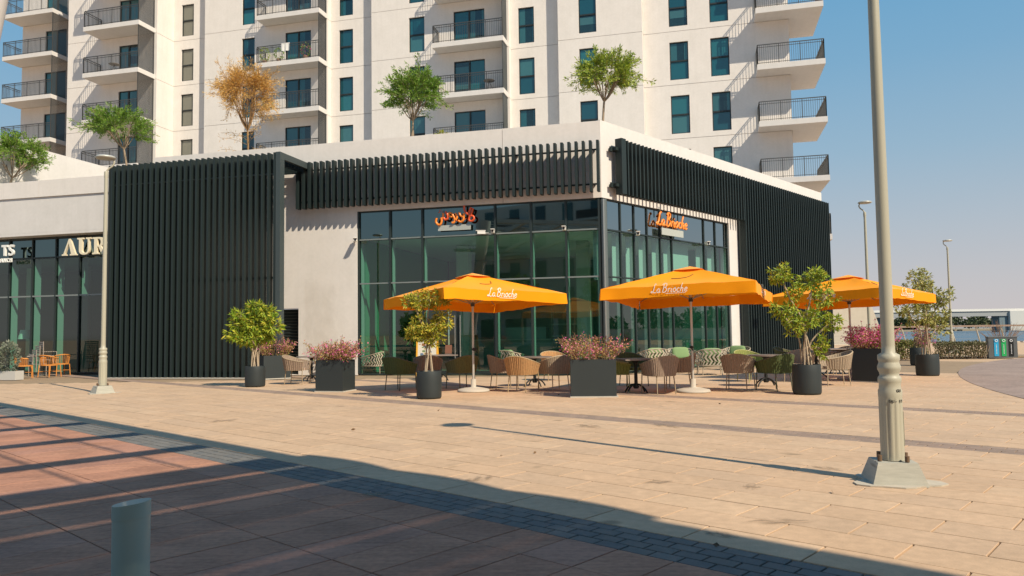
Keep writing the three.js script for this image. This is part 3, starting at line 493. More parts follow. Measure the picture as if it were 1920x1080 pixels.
  cam(2.0, 4.55, -.02, true, -.9, 'security camera on the side transom before the orange sign'); cam(6.6, 4.58, -.02, true, -.7, 'security camera on the side transom past the orange sign');
}

// ---------------------------------------------------------------- lamp posts
function lampPost(label, p, turn, text) {
  const g = thing('lamp_post', label, 'lamp post', p.x, 0, p.z, turn, 'plaza lamp posts');
  const flute = (() => { const n = 48, rows = [[.20, 0], [.24, .6], [.62, 1], [.72, .3], [.74, 0]], pos = [], idx = []; rows.forEach(([y, k]) => { for (let i = 0; i <= n; i++) { const a = i / n * Math.PI * 2, r = .095 - .010 * k * Math.max(0, Math.cos(a * 12)); pos.push(Math.cos(a) * r, y, Math.sin(a) * r); } }); for (let j = 0; j + 1 < rows.length; j++) for (let i = 0; i < n; i++) { const a = j * (n + 1) + i; idx.push(a, a + n + 1, a + 1, a + 1, a + n + 1, a + n + 2); } const q = new THREE.BufferGeometry(); q.setAttribute('position', new THREE.BufferAttribute(new Float32Array(pos), 3)); q.setIndex(idx); q.computeVertexNormals(); return q; })();
  part(g, 'fluted_base', flute, lampPaint);
  part(g, 'collar', lathe([[.095, .735], [.097, .76], [.097, .80], [.088, .82], [.087, .86], [.094, .875], [.096, .9], [.09, .92], [.078, .93], [.08, .955], [.094, .985], [.095, 1.01], [.083, 1.04], [.083, 1.055], [.09, 1.07], [.09, 1.11], [.056, 1.13], [.054, 1.2]], 28), lampPaint);
  part(g, 'shaft', lathe([[.0545, 1.19], [.053, 2.5], [.047, 4.2], [.042, 5.35], [.05, 5.36], [.05, 5.5], [.03, 5.52]], 20), lampPaint);
  part(g, 'arm', tube([V(0, 5.5, 0), V(.05, 5.58, 0), V(.14, 5.66, 0), V(.18, 5.75, 0), V(.15, 5.84, 0)], .022, 8), lampPaint);
  part(g, 'lamp_head', lathe([[0, 5.82], [.2, 5.83], [.245, 5.86], [.2, 5.9], [.06, 5.93], [0, 5.935]], 28).scale(1, 1, 1).translate(-.02, 0, 0), M(.50, .49, .44, { rough: .4, metal: .2 }));
  const cs = new THREE.CylinderGeometry(.225, .315, .19, 4, 1).rotateY(Math.PI / 4 + .5); part(g, 'concrete_footing', toCreasedNormals(cs.translate(0, .1, 0), .3), M(.46, .44, .37, { rough: .95, map: stoneMap }));
  const pud = []; const sp = new THREE.Shape(); for (let i = 0; i <= 24; i++) { const a = i / 24 * Math.PI * 2, r = .33 + .05 * Math.sin(a * 3 + 1) + .04 * Math.sin(a * 5); i ? sp.lineTo(Math.cos(a) * r, Math.sin(a) * r) : sp.moveTo(Math.cos(a) * r, Math.sin(a) * r); } part(g, 'mortar_skirt', muv(new THREE.ExtrudeGeometry(sp, { depth: .012, bevelEnabled: false }).rotateX(-Math.PI / 2).translate(0, .008, 0)), M(.52, .46, .37, { rough: 1, map: stoneMap }));
  for (let i = 0; i < 4; i++) { const a = i * Math.PI / 2 + .5; part(g, 'anchor_bolt', new THREE.CylinderGeometry(.02, .02, .05, 6).translate(Math.cos(a) * .15, .225, Math.sin(a) * .15), M(.16, .10, .06, { rough: .8, metal: .3 })); }
  return g;
}
{
  const near = lampPost('tall beige lamp post with fluted base standing alone in open plaza', ground(1676, 905), -.7);
  const f = await new FontLoader().loadAsync('fonts/droid/droid_sans_bold.typeface.json'), ink = M(.05, .05, .045);
  [['GU - 11', .70, -.12, 0], ['GU', .79, .55, 0]].forEach(([s, y, a0]) => { let a = a0 - .1; for (const ch of s) { const g = new TextGeometry(ch, { font: f, size: .026, depth: .002, curveSegments: 3 }); g.translate(-.009, 0, .0975).rotateY(a).translate(0, y, 0); if (ch !== ' ') part(near, 'stencil_mark', g.rotateY(.4), ink); a += ch === ' ' ? .1 : .24; } });
  part(near, 'service_door', box(.004, .3, .07, .092, .47, 0).rotateY(.7 - .2), M(.3, .29, .23));
  lampPost('beige lamp post standing in front of the tall black screen', ground(192, 738), .3);
  lampPost('beige lamp post rising behind the right orange parasol', V(12.75, 0, -27.3), 2.8);
  lampPost('beige lamp post standing among the hedge by the water', V(22.9, 0, -39.9), 2.8);
}

// ---------------------------------------------------------------- parasols
const canopyCloth = PM(.95, .34, .010, { rough: .8, transmission: .14, thickness: 0, ior: 1.15, side: THREE.DoubleSide, bumpMap: grainBump, bumpScale: .0008 });
function parasol(label, p, turn, tilt = 0) {
  const g = thing('parasol', label, 'parasol', p.x, 0, p.z, turn, 'orange cafe parasols'), a = 1.555, yv = 2.2, ya = 2.73, vh = .235;
  const sn = Math.sin(turn), cs = Math.cos(turn), drop = (x, z) => .045 * (x * sn - z * cs);  // canopy tipped slightly back on its pole
  const N = 16, pos = [], quad = (A, B, C, D) => pos.push(A, B, C, A, C, D);
  const canopy = [], val = [], seams = [];
  const corner = (i) => { const k = ((i % 4) + 4) % 4; return [[-a, -a], [a, -a], [a, a], [-a, a]][k]; };
  for (let i = 0; i < 4; i++) {
    const A = corner(i), B = corner(i + 1), ph = rr(0, 6);
    const at = (s, t) => { // s along the edge, t from the apex to the edge
      const x = (A[0] + (B[0] - A[0]) * s) * t, z = (A[1] + (B[1] - A[1]) * s) * t, e = Math.sin(Math.PI * s);
      return V(x * (1 - .03 * e * t), ya + (yv - ya) * t - .06 * Math.sin(Math.PI * t) * e - .012 * Math.sin(s * 9 + ph) * t * e - drop(x, z) + .022 * noise.noise(x * 2.6 + ph, z * 2.6, i) * t + 0, z * (1 - .03 * e * t));
    };
    if (i % 2 === 0) seams.push(tube([[.34, .34], [.44, .46], [.56, .5], [.66, .5]].map(([a1, b1]) => at(a1, b1).add(V(0, .008, 0))), .009, 4, 14));
    for (let u = 0; u < N; u++) for (let v = 0; v < 10; v++) { const q = [at(u / N, v / 10), at((u + 1) / N, v / 10), at((u + 1) / N, (v + 1) / 10), at(u / N, (v + 1) / 10)]; canopy.push(q[0], q[3], q[2], q[0], q[2], q[1]); }
    const nx = (A[0] + B[0]) / 2 / a, nz = (A[1] + B[1]) / 2 / a;
    const vt = (s, t) => { const q = at(s, 1), e = Math.min(1, Math.min(s, 1 - s) * 5), fold = (.028 * Math.sin(s * 26 + ph) * (1 - e) + .012 * Math.sin(s * 7 + ph)) * t; return V(q.x + nx * fold, q.y - vh * t - .03 * t * Math.sin(Math.PI * s) * -1 * .6, q.z + nz * fold); };
    for (let u = 0; u < 40; u++) for (let v = 0; v < 4; v++) { const q = [vt(u / 40, v / 4), vt((u + 1) / 40, v / 4), vt((u + 1) / 40, (v + 1) / 4), vt(u / 40, (v + 1) / 4)]; val.push(q[0], q[3], q[2], q[0], q[2], q[1]); }
  }
  const toG = (l) => { const q = new THREE.BufferGeometry(); q.setAttribute('position', new THREE.BufferAttribute(new Float32Array(l.flatMap((p) => [p.x, p.y, p.z])), 3)); q.computeVertexNormals(); return toCreasedNormals(muv(q), .6); };
  const cp = part(g, 'canopy', toG(canopy), canopyCloth);
  // vent flap over the apex
  part(cp, 'vent', (() => { const l = []; for (let i = 0; i < 4; i++) { const A = corner(i), B = corner(i + 1), k = .2; const q = (c, t) => V(c[0] * k * t, ya + .022 - .5 * k * t - drop(c[0] * k * t, c[1] * k * t), c[1] * k * t); for (let v = 0; v < 3; v++) { const t0 = v / 3, t1 = (v + 1) / 3; l.push(q(A, t0), q(A, t1), q(B, t1), q(A, t0), q(B, t1), q(B, t0)); } } return toG(l); })(), canopyCloth);
  seams.forEach((q) => part(cp, 'vent_slit', q, M(.20, .09, .02, { rough: .9 })));
  part(g, 'valance', toG(val), canopyCloth);
  // printed name on each valance
  const st = scriptStrokes('La Brioche'), w = .72, k = w / st.width, print = M(.84, .80, .72, { rough: .9 });
  for (let i = 0; i < 4; i++) { const l = []; for (const L of st.letters) for (const s of L) l.push(ribbon(s.map(([x, y]) => [x * k - w / 2 + (i % 2 ? .02 : -.12), y * k * 1.1 - .03]), .0145, 0)); l.push(ribbon([[-.2, -.055], [0, -.055], [.2, -.055]], .008, 0)); const q = merge(l).translate(0, yv - .105, a * .97 + .018).rotateY(i * Math.PI / 2); { const P = q.attributes.position; for (let j = 0; j < P.count; j++) P.setY(j, P.getY(j) - drop(P.getX(j), P.getZ(j))); } part(g, 'lettering', q, print); }
  part(g, 'pole', lathe([[0, .06], [.026, .06], [.026, 2.68], [0, 2.69]], 14), M(.62, .60, .55, { rough: .35, metal: .5 }));
  const hubM = M(.06, .06, .06); part(g, 'hub', new THREE.CylinderGeometry(.05, .05, .09, 10).translate(0, 2.02, 0), hubM); part(g, 'hub', new THREE.CylinderGeometry(.055, .05, .07, 10).translate(0, 2.62, 0), hubM);
  for (let i = 0; i < 8; i++) { const A = corner(i >> 1), B = corner((i >> 1) + 1), e = i % 2 ? [(A[0] + B[0]) / 2, (A[1] + B[1]) / 2] : A; const tip = V(e[0] * .97, yv - .04 - drop(e[0] * .97, e[1] * .97), e[1] * .97), r = part(g, 'rib', bar(V(0, 2.62, 0), tip, .011, 5), M(.35, .33, .30, { metal: .5, rough: .5 })); const mid = V(0, 2.62, 0).lerp(tip, .5); part(r, 'strut', bar(V(0, 2.02, 0), mid, .009, 5), r.material); }
  part(g, 'crank', merge([new THREE.CylinderGeometry(.035, .035, .11, 8).rotateX(Math.PI / 2).translate(0, .98, .05), bar(V(0, .98, .1), V(.05, .9, .1), .012)]), M(.03, .03, .03));
  part(g, 'base', lathe([[0, .005], [.36, .005], [.37, .03], [.35, .07], [.2, .10], [.06, .12], [.06, .3], [0, .3]], 30), M(.50, .46, .40, { rough: .9, map: stuccoMap }));
  return g;
}
parasol('orange parasol standing before the cafe front doors', ground(888, 735), -.22 + Math.PI / 4 + .0);
parasol('orange parasol standing at the glass corner of the cafe', ground(1300, 736), .36 - Math.PI / 4);
parasol('orange parasol beside the full height black louvre wall', ground(1598, 712), -.07 + Math.PI / 4);

// ---------------------------------------------------------------- chairs, loungers, tables
const ropes = { taupe: [.44, .32, .235], tan: [.66, .36, .15], green: [.12, .155, .05], olive: [.20, .195, .075], lime: [.33, .36, .10], sand: [.50, .385, .27] };
const ropeMats = Object.fromEntries(Object.entries(ropes).map(([k, c]) => [k, M(...c, { rough: .9, map: ropeMap })]));
const legPaint = { taupe: M(.33, .25, .16, { rough: .6 }), tan: M(.40, .29, .16, { rough: .6 }), green: M(.10, .10, .06, { rough: .6 }), olive: M(.14, .12, .07, { rough: .6 }), lime: M(.36, .34, .13, { rough: .6 }), sand: M(.42, .33, .22, { rough: .6 }) };
const chairGeo = (() => {
  const n = 72, plan = (t) => { // U in plan, front left -> back -> front right
    const pts = [[-.25, .26], [-.275, .05], [-.27, -.17], [-.17, -.27], [0, -.285], [.17, -.27], [.27, -.17], [.275, .05], [.25, .26]]; return plan.c.getPoint(t); };
  plan.c = new THREE.CatmullRomCurve3([[-.25, .26], [-.275, .05], [-.265, -.17], [-.16, -.265], [0, -.28], [.16, -.265], [.265, -.17], [.275, .05], [.25, .26]].map((p) => V(p[0], 0, p[1])));
  const top = (t) => .63 + .185 * Math.pow(Math.sin(Math.PI * t), 1.6), at = (t, v, off) => { const p = plan(t), o = p.clone().setY(0).normalize(), y = .40 + (top(t) - .40) * v, out = .015 + .075 * v; return V(p.x + o.x * (out + off), y, p.z + o.z * (out + off)); };
  const pos = [], uv = [], add = (A, B, C, D, u0, u1, v0, v1) => { [A, B, C, A, C, D].forEach((p) => pos.push(p.x, p.y, p.z)); uv.push(u0, v0, u1, v0, u1, v1, u0, v0, u1, v1, u0, v1); };
  for (const side of [0, 1]) for (let i = 0; i < n; i++) for (let j = 0; j < 4; j++) { const o = (k) => (side ? -.022 : 0) + (k % 2 ? .005 : -.003) * (side ? -1 : 1); const A = at(i / n, j / 4, o(i)), B = at((i + 1) / n, j / 4, o(i + 1)), C = at((i + 1) / n, (j + 1) / 4, o(i + 1)), D = at(i / n, (j + 1) / 4, o(i)); side ? add(A, B, C, D, i / 12, (i + 1) / 12, j / 4, (j + 1) / 4) : add(B, A, D, C, (i + 1) / 12, i / 12, j / 4, (j + 1) / 4); }
  const shell = new THREE.BufferGeometry(); shell.setAttribute('position', new THREE.BufferAttribute(new Float32Array(pos), 3)); shell.setAttribute('uv', new THREE.BufferAttribute(new Float32Array(uv), 2)); shell.computeVertexNormals();
  const rimPts = []; for (let i = 0; i <= 24; i++) rimPts.push(at(i / 24, 1, -.011)); const botPts = []; for (let i = 0; i <= 24; i++) botPts.push(at(i / 24, 0, -.011));
  const legs = [[-.26, .27, .63], [.26, .27, .63], [-.2, -.22, .4], [.2, -.22, .4]].map(([x, z, h]) => bar(V(x * 1.12, 0, z * (z > 0 ? 1.05 : 1.2)), V(x * 1.03, h - .01, z), .011, 6, .013));
  return { shell, rim: merge([tube(rimPts, .015, 6, 48), tube(botPts, .012, 5, 48)]), seat: muv(new THREE.CylinderGeometry(.27, .27, .07, 20).scale(1, 1, 1.02).translate(0, .43, .01)), legs };
})();
function makeChair(col) { const g = new THREE.Group(); g.name = 'rope_chair'; part(g, 'backrest', chairGeo.shell, ropeMats[col]); part(g, 'rim', chairGeo.rim, legPaint[col]); part(g, 'seat', chairGeo.seat, ropeMats[col]); chairGeo.legs.forEach((l) => part(g, 'leg', l, legPaint[col])); return g; }
const protos = {};
function chair(col, px, py, turn, label) { const p = ground(px, py); if (!protos[col]) protos[col] = makeChair(col); const c = copyOf(protos[col], p.x, 0, p.z, turn, label, 'rope chairs of the cafe terrace'); c.userData.category = 'chair'; return c; }
const strapMat = M(.50, .43, .34, { rough: .85 }), loungeFrame = M(.36, .30, .22, { rough: .6 }), cushionGreen = M(.20, .30, .13, { rough: .95, bumpMap: grainBump, bumpScale: .002 }), cushionDark = M(.11, .16, .06, { rough: .95 });
const loungeGeo = (() => {
  const c = new THREE.CatmullRomCurve3([[-.36, .36], [-.39, .1], [-.38, -.22], [-.27, -.36], [0, -.39], [.27, -.36], [.38, -.22], [.39, .1], [.36, .36]].map((p) => V(p[0], 0, p[1])));
  const top = (t) => .56 + .22 * Math.pow(Math.sin(Math.PI * t), 1.2), at = (t, v, off = 0) => { t = Math.min(1, Math.max(0, t)); const p = c.getPoint(t), o = p.clone().normalize(), y = .30 + (top(t) - .30) * v, out = .01 + .07 * v + off; return V(p.x + o.x * out, y, p.z + o.z * out); };
  const l = [], n = 22, rows = 4, w = .38 / n; // woven straps leaning to and fro
  for (let i = 0; i < n; i++) for (let r = 0; r < rows; r++) { const t = (i + .5) / n, lean = (r % 2 ? 1 : -1) * .42 / n, t0 = t - lean, t1 = t + lean, v0 = r / rows, v1 = (r + 1.12) / rows > 1 ? 1 : (r + 1.12) / rows; const off = (i + r) % 2 ? .012 : -.004;
    const A = at(t0 - w * .62, v0, off), B = at(t0 + w * .62, v0, off), C = at(t1 + w * .62, v1, off), D = at(t1 - w * .62, v1, off), A2 = at(t0 - w * .62, v0, off - .012), B2 = at(t0 + w * .62, v0, off - .012), C2 = at(t1 + w * .62, v1, off - .012), D2 = at(t1 - w * .62, v1, off - .012);
    for (const q of [[A, B, C, D], [B2, A2, D2, C2], [A, D, D2, A2], [B, B2, C2, C]]) l.push(q[0], q[1], q[2], q[0], q[2], q[3]); }
  const g = new THREE.BufferGeometry(); g.setAttribute('position', new THREE.BufferAttribute(new Float32Array(l.flatMap((p) => [p.x, p.y, p.z])), 3)); g.computeVertexNormals();
  const rim = [], bot = []; for (let i = 0; i <= 24; i++) { rim.push(at(i / 24, 1)); bot.push(at(i / 24, 0)); }
  const pil = (w, h, d) => { const q = new THREE.SphereGeometry(.5, 20, 12), p = q.attributes.position; for (let i = 0; i < p.count; i++) { const f = (x) => Math.sign(x) * Math.pow(Math.abs(x) * 2, .45) / 2; p.setXYZ(i, f(p.getX(i)) * w, f(p.getY(i)) * h, p.getZ(i) * d); } q.computeVertexNormals(); return muv(q); };
  return { weave: g, rim: merge([tube(rim, .016, 6, 48), tube(bot, .016, 6, 48), bar(at(0, 0), at(0, 1), .016), bar(at(1, 0), at(1, 1), .016)]), seat: pil(.72, .15, .7).rotateX(0).translate(0, .37, .02), back: pil(.56, .4, .17).rotateX(-.25).translate(0, .62, -.24), legs: [[-.34, .34], [.34, .34], [-.27, -.33], [.27, -.33]].map(([x, z]) => bar(V(x * 1.06, 0, z * 1.06), V(x, .31, z), .014, 6)) };
})();
let loungeProto;
function lounge(px, py, turn, label) { const p = ground(px, py); if (!loungeProto) { const g = new THREE.Group(); g.name = 'woven_armchair'; part(g, 'woven_back', loungeGeo.weave, strapMat); part(g, 'frame', loungeGeo.rim, loungeFrame); part(g, 'seat_cushion', loungeGeo.seat, cushionDark); part(g, 'back_cushion', loungeGeo.back, cushionGreen); loungeGeo.legs.forEach((l) => part(g, 'leg', l, loungeFrame)); g.userData.category = 'armchair'; loungeProto = g; } return copyOf(loungeProto, p.x, 0, p.z, turn, label, 'woven lounge armchairs by the glass'); }
const tableTop = M(.22, .175, .15, { rough: .35 }), iron = M(.018, .02, .02, { rough: .5, metal: .3 });
let tableProto;
function table(px, py, turn, label, square) {
  const p = ground(px, py), g = new THREE.Group(); g.name = 'pedestal_table'; g.userData.category = 'table';
  part(g, 'tabletop', square ? box(.8, .03, .8, 0, .735, 0) : muv(new THREE.CylinderGeometry(.44, .44, .03, 32).translate(0, .735, 0)), tableTop);
  part(g, 'pedestal', lathe([[.05, .1], [.07, .14], [.04, .2], [.036, .6], [.06, .68], [.14, .715], [0, .715]], 14), iron);
  for (let i = 0; i < 4; i++) part(g, 'foot', tube([V(.03, .2, 0), V(.14, .17, 0), V(.25, .09, 0), V(.3, .02, 0)], .018, 6).rotateY(i * Math.PI / 2 + .5), iron);
  return copyOf(g, p.x, 0, p.z, turn, label, 'pedestal tables of the cafe terrace');
}
const PI = Math.PI;
chair('taupe', 556, 721, 1.45, 'taupe rope chair beside the trailing pink planter near the service door');
chair('tan', 612, 719, -1.3, 'tan rope chair tucked behind the box planter near the cream wall');
table(584, 716, .2, 'pedestal table between taupe and tan chairs near the service door');
chair('green', 749, 732, PI - .55, 'dark green rope chair left of the potted tree by the doors');
chair('taupe', 803, 727, PI, 'taupe rope chair directly behind the potted tree by the doors');
chair('olive', 867, 729, PI + .6, 'olive rope chair beside the pole of the parasol by the doors');
table(826, 714, .4, 'pedestal table between the olive and dark green chairs', true);
chair('taupe', 944, 729, 1.9, 'taupe rope chair half hidden behind the tan chair');
chair('tan', 979, 735, PI - .5, 'bright tan rope chair turned to the round table');
chair('sand', 1041, 732, PI + .5, 'sand coloured rope chair between tan chair and box planter');
chair('tan', 1040, 714, .3, 'tan rope chair across the round table facing the plaza');
table(1003, 725, 0, 'round pedestal table between the tan and sand coloured chairs');
chair('lime', 1155, 735, 1.5, 'lime green rope chair half hidden by the large box planter');
table(1193, 737, .25, 'square pedestal table beside the large box planter', true);
chair('taupe', 1238, 739, PI + .35, 'taupe rope chair at the square table seen from behind');
chair('taupe', 1276, 729, -1.9, 'taupe rope chair beside the corner parasol pole');
chair('green', 1186, 724, .3, 'dark green rope chair behind the square table');
chair('taupe', 1386, 732, PI - .5, 'taupe rope chair beside the green chair in dappled shade');
chair('green', 1455, 733, PI + .45, 'green rope chair in dappled shade next to the potted tree');
table(1437, 725, .1, 'round pedestal table under the gap between two parasols');
chair('lime', 1408, 716, .4, 'lime rope chair across the table from the taupe chair');
chair('sand', 1500, 716, -.7, 'sand rope chair behind the tall potted tree');
chair('sand', 1568, 723, -1.65, 'sand rope chair sideways between potted tree and parasol pole');
table(1532, 713, .5, 'square pedestal table behind the tall potted tree', true);
chair('taupe', 1535, 703, .2, 'taupe rope chair against the black louvre wall');
chair('taupe', 1592, 702, -.6, 'taupe rope chair behind the right parasol pole');
table(1566, 701, .2, 'square pedestal table deep under the right parasol', true);
chair('olive', 1478, 702, .9, 'olive rope chair close to the foot of the louvres');
lounge(707, 702, -PI / 2 - .5, 'woven armchair at the left end of the glass front');
lounge(622, 703, 1.4, 'woven armchair standing against the cream wall');
lounge(962, 702, PI - .8, 'woven armchair with green cushion before the front glass');
lounge(1222, 700, PI + .3, 'woven armchair seen from behind at the glass corner');
lounge(1282, 699, .15, 'woven armchair with its green cushion facing the plaza');
lounge(1333, 703, PI - .1, 'woven armchair seen from behind beside the parasol pole');
lounge(1378, 694, -.7, 'woven armchair with green cushion beside the white jamb');

// ---------------------------------------------------------------- menu board, bins, bollard
{
  const p = ground(800, 711), g = thing('menu_board', 'yellow framed menu board standing before the doors', 'menu board', p.x, 0, p.z, -.1);
  const fr = M(.72, .36, .02, { rough: .6 }), lean = (q) => q.rotateX(-.12);
  part(g, 'frame', lean(merge([box(.05, 1.3, .03, -.31, .65, 0), box(.05, 1.3, .03, .31, .65, 0), box(.57, .06, .03, 0, 1.27, 0), box(.57, .05, .03, 0, .25, 0)])), fr);
  const c = document.createElement('canvas'); c.width = 128; c.height = 220; const x = c.getContext('2d'); x.fillStyle = '#cfc9bb'; x.fillRect(0, 0, 128, 220); const cols = ['#6b7d4a', '#8a5a34', '#3f4b4c', '#b7a27a', '#5d6f8a']; for (let i = 0; i < 40; i++) { x.fillStyle = cols[Math.floor(rnd() * 5)]; x.fillRect(rr(4, 100), rr(4, 200), rr(6, 30), rr(3, 18)); }
  const t = new THREE.CanvasTexture(c); t.colorSpace = THREE.SRGBColorSpace; part(g, 'poster', lean(new THREE.PlaneGeometry(.57, .97).translate(0, .755, .008)), M(1, 1, 1, { map: t, rough: .6 })); part(g, 'back_leg', merge([bar(V(-.3, 1.25, -.16), V(-.3, 0, -.5), .015), bar(V(.3, 1.25, -.16), V(.3, 0, -.5), .015)]), fr);
  const [q] = [ground(838, 712)]; const m = thing('menu_holder', 'small brown menu holder standing on the table by the doors', 'menu', q.x + .04, .75, q.z - .1, -.2); part(m, 'card', box(.2, .26, .02, 0, .14, 0).rotateX(-.15), M(.22, .09, .05)); part(m, 'foot', box(.2, .015, .1, 0, .008, 0), M(.1, .08, .06));
}
{
  const a = ground(1857, 671), g = thing('recycling_bin', 'grey recycling bin with blue, green and black labels by the hedge', 'bin', (a.x + ground(1902, 671).x) / 2, 0, a.z + .15, -.35), W = 1.05;
  part(g, 'body', box(W, .86, .5, 0, .44, 0), M(.13, .135, .135, { rough: .6 })); part(g, 'lid', box(W + .03, .04, .53, 0, .885, 0), M(.17, .175, .17));
  [[.03, .42, .72], [.02, .45, .12], [.012, .012, .012]].forEach((c, i) => { const l = part(g, 'label_panel', box(.17, .72, .012, -.24 + i * .27, .44, .256), M(...c, { rough: .5 })); part(l, 'emblem', new THREE.TorusGeometry(.045, .014, 6, 14).translate(-.24 + i * .27, .73, .266), M(.8, .8, .8)); part(l, 'print', merge([0, 1, 2, 3, 4, 5, 6].map((k) => box(.03, .035, .003, -.24 + i * .27, .2 + k * .058, .2645))), M(.75, .75, .75)); });
}
{
  const p = ground(246, 1170), d = p.z; const r = .062, top = (() => { const dd = ray(246, 952); return EYE + dd[1] / dd[2] * (2.75 - r); })();
  const z = 2.75, x = ray(246, 1000)[0] / ray(246, 1000)[2] * z, g = thing('bollard', 'short teal grey round bollard with slanted cap on the terracotta paving', 'bollard', x, 0, -z, 0);
  const body = lathe([[0, .01], [r + .02, .01], [r + .02, .03], [r, .035], [r, top - .035], [0, top - .035]], 28); part(g, 'post', body, PM(.28, .37, .34, { rough: .45, clearcoat: .2 }));
  const cap = new THREE.CylinderGeometry(r + .0015, r + .0015, .05, 28); const cp = cap.attributes.position; for (let i = 0; i < cp.count; i++) if (cp.getY(i) > 0) cp.setY(i, cp.getY(i) + cp.getX(i) * .12); else cp.setY(i, cp.getY(i) + cp.getX(i) * .1); cap.computeVertexNormals(); part(g, 'cap', toCreasedNormals(cap.translate(0, top - .02, 0), .5), PM(.30, .40, .37, { rough: .45, clearcoat: .2 }));
  part(g, 'bolt', new THREE.CylinderGeometry(.008, .008, .006, 8).rotateX(PI / 2).translate(-.02, .28, r), steel);
}

// ---------------------------------------------------------------- planters, potted trees, terrace trees
const potPaint = M(.024, .032, .034, { rough: .6, map: stuccoMap }), soil = M(.06, .042, .03, { rough: 1 });
const greens = { bright: [[.32, .40, .03], [.26, .36, .03], [.40, .44, .04], [.17, .27, .02], [.52, .46, .05]], yellow: [[.52, .44, .04], [.40, .40, .04], [.30, .33, .03], [.62, .46, .07], [.20, .25, .03]], terrace: [[.23, .38, .05], [.17, .31, .04], [.30, .44, .06], [.12, .22, .03]], terraceYellow: [[.42, .50, .06], [.30, .42, .05], [.48, .54, .07], [.18, .28, .04]], dry: [[.72, .42, .10], [.62, .35, .08], [.76, .50, .15], [.52, .32, .12]], pale: [[.44, .42, .11], [.36, .36, .09], [.50, .45, .16], [.22, .25, .06]] };
function boxPlanter(px, py, w, h, d, turn, label, seedN, plant) {
  const p = ground(px, py), g = thing('flower_planter', label, 'planter', p.x, 0, p.z, turn, 'dark box planters around the terrace'); seed = seedN;
  const t = .03, y0 = .035;
  part(g, 'box', merge([span(-w / 2, w / 2, y0, h, d / 2 - t, d / 2), span(-w / 2, w / 2, y0, h, -d / 2, -d / 2 + t), span(-w / 2, -w / 2 + t, y0, h, -d / 2 + t, d / 2 - t), span(w / 2 - t, w / 2, y0, h, -d / 2 + t, d / 2 - t)]), potPaint);
  part(g, 'plinth', span(-w / 2 - .015, w / 2 + .03, 0, y0 - .002, -d / 2 - .015, d / 2 + .02), concrete);
  part(g, 'soil', span(-w / 2 + t, w / 2 - t, h - .12, h - .06, -d / 2 + t, d / 2 - t), soil);
  const { hgt, spread, n = 150, pink = .5, lean = 0, fill = 1 } = plant, stems = [], lv = [], fl = [];
  for (let i = 0; i < n; i++) {
    const b = V(rr(-w * .42, w * .42), h - .07, rr(-d * .42, d * .42)), o = V(b.x / w * 2 * spread * rr(.4, 1.5) + rr(-.12, .12) + lean * rr(0, .4), hgt * rr(.45, 1.02) * (1 - .35 * Math.abs(b.x / w)), b.z / d * 1.4 * spread + rr(-.1, .1));
    o.y *= i % 13 === 0 ? 1.4 : 1.08; const mid = b.clone().addScaledVector(o, .55).add(V(0, hgt * .08, 0)), tip = b.clone().add(o), c = new THREE.CatmullRomCurve3([b, mid, tip]); stems.push(new THREE.TubeGeometry(c, 4, .0045, 3));
    const m = 22 * fill; for (let k = 0; k < m; k++) { const s = rr(.15, 1), q = c.getPoint(s), dd = dir(); const flower = rnd() < pink * (.3 + s); (flower ? fl : lv).push({ p: q.addScaledVector(dd, rr(0, .06)), d: dd }); }
  }
  part(g, 'stems', merge(stems), M(.30, .19, .09, { rough: .9 }));
  part(g, 'leaves', leafMesh(lv, .028, .045, [[.46, .31, .09], [.34, .31, .08], [.56, .36, .14], [.42, .22, .09], [.25, .27, .06]]), leafMat);
  part(g, 'flowers', leafMesh(fl, .035, .045, plant.vivid ? [[.72, .08, .38], [.74, .14, .40], [.62, .16, .32], [.68, .26, .34]] : [[.66, .18, .30], [.60, .22, .25], [.70, .15, .40], [.56, .28, .20], [.66, .32, .32]], .4), petalMat);
  return g;
}
boxPlanter(629, 734, .72, .76, .62, -.28, 'dark box planter of dusty pink bougainvillea near the cream wall', 11, { hgt: .52, spread: .36, pink: .5, lean: .3 });
boxPlanter(513, 710, .85, .74, .75, .6, 'dark box planter of fading bougainvillea behind the round potted tree', 12, { hgt: .62, spread: .26, pink: .38, lean: .25 });
boxPlanter(1112, 743, .93, .78, .8, -.06, 'widest dark box planter with sparse bougainvillea before the glass corner', 13, { hgt: .58, spread: .42, pink: .42, n: 105, fill: .85 });
boxPlanter(1639, 716, .75, .84, .75, .72, 'tall dark box planter of vivid pink bougainvillea beside the lamp post', 14, { hgt: .62, spread: .36, pink: .66, vivid: true, n: 190 });

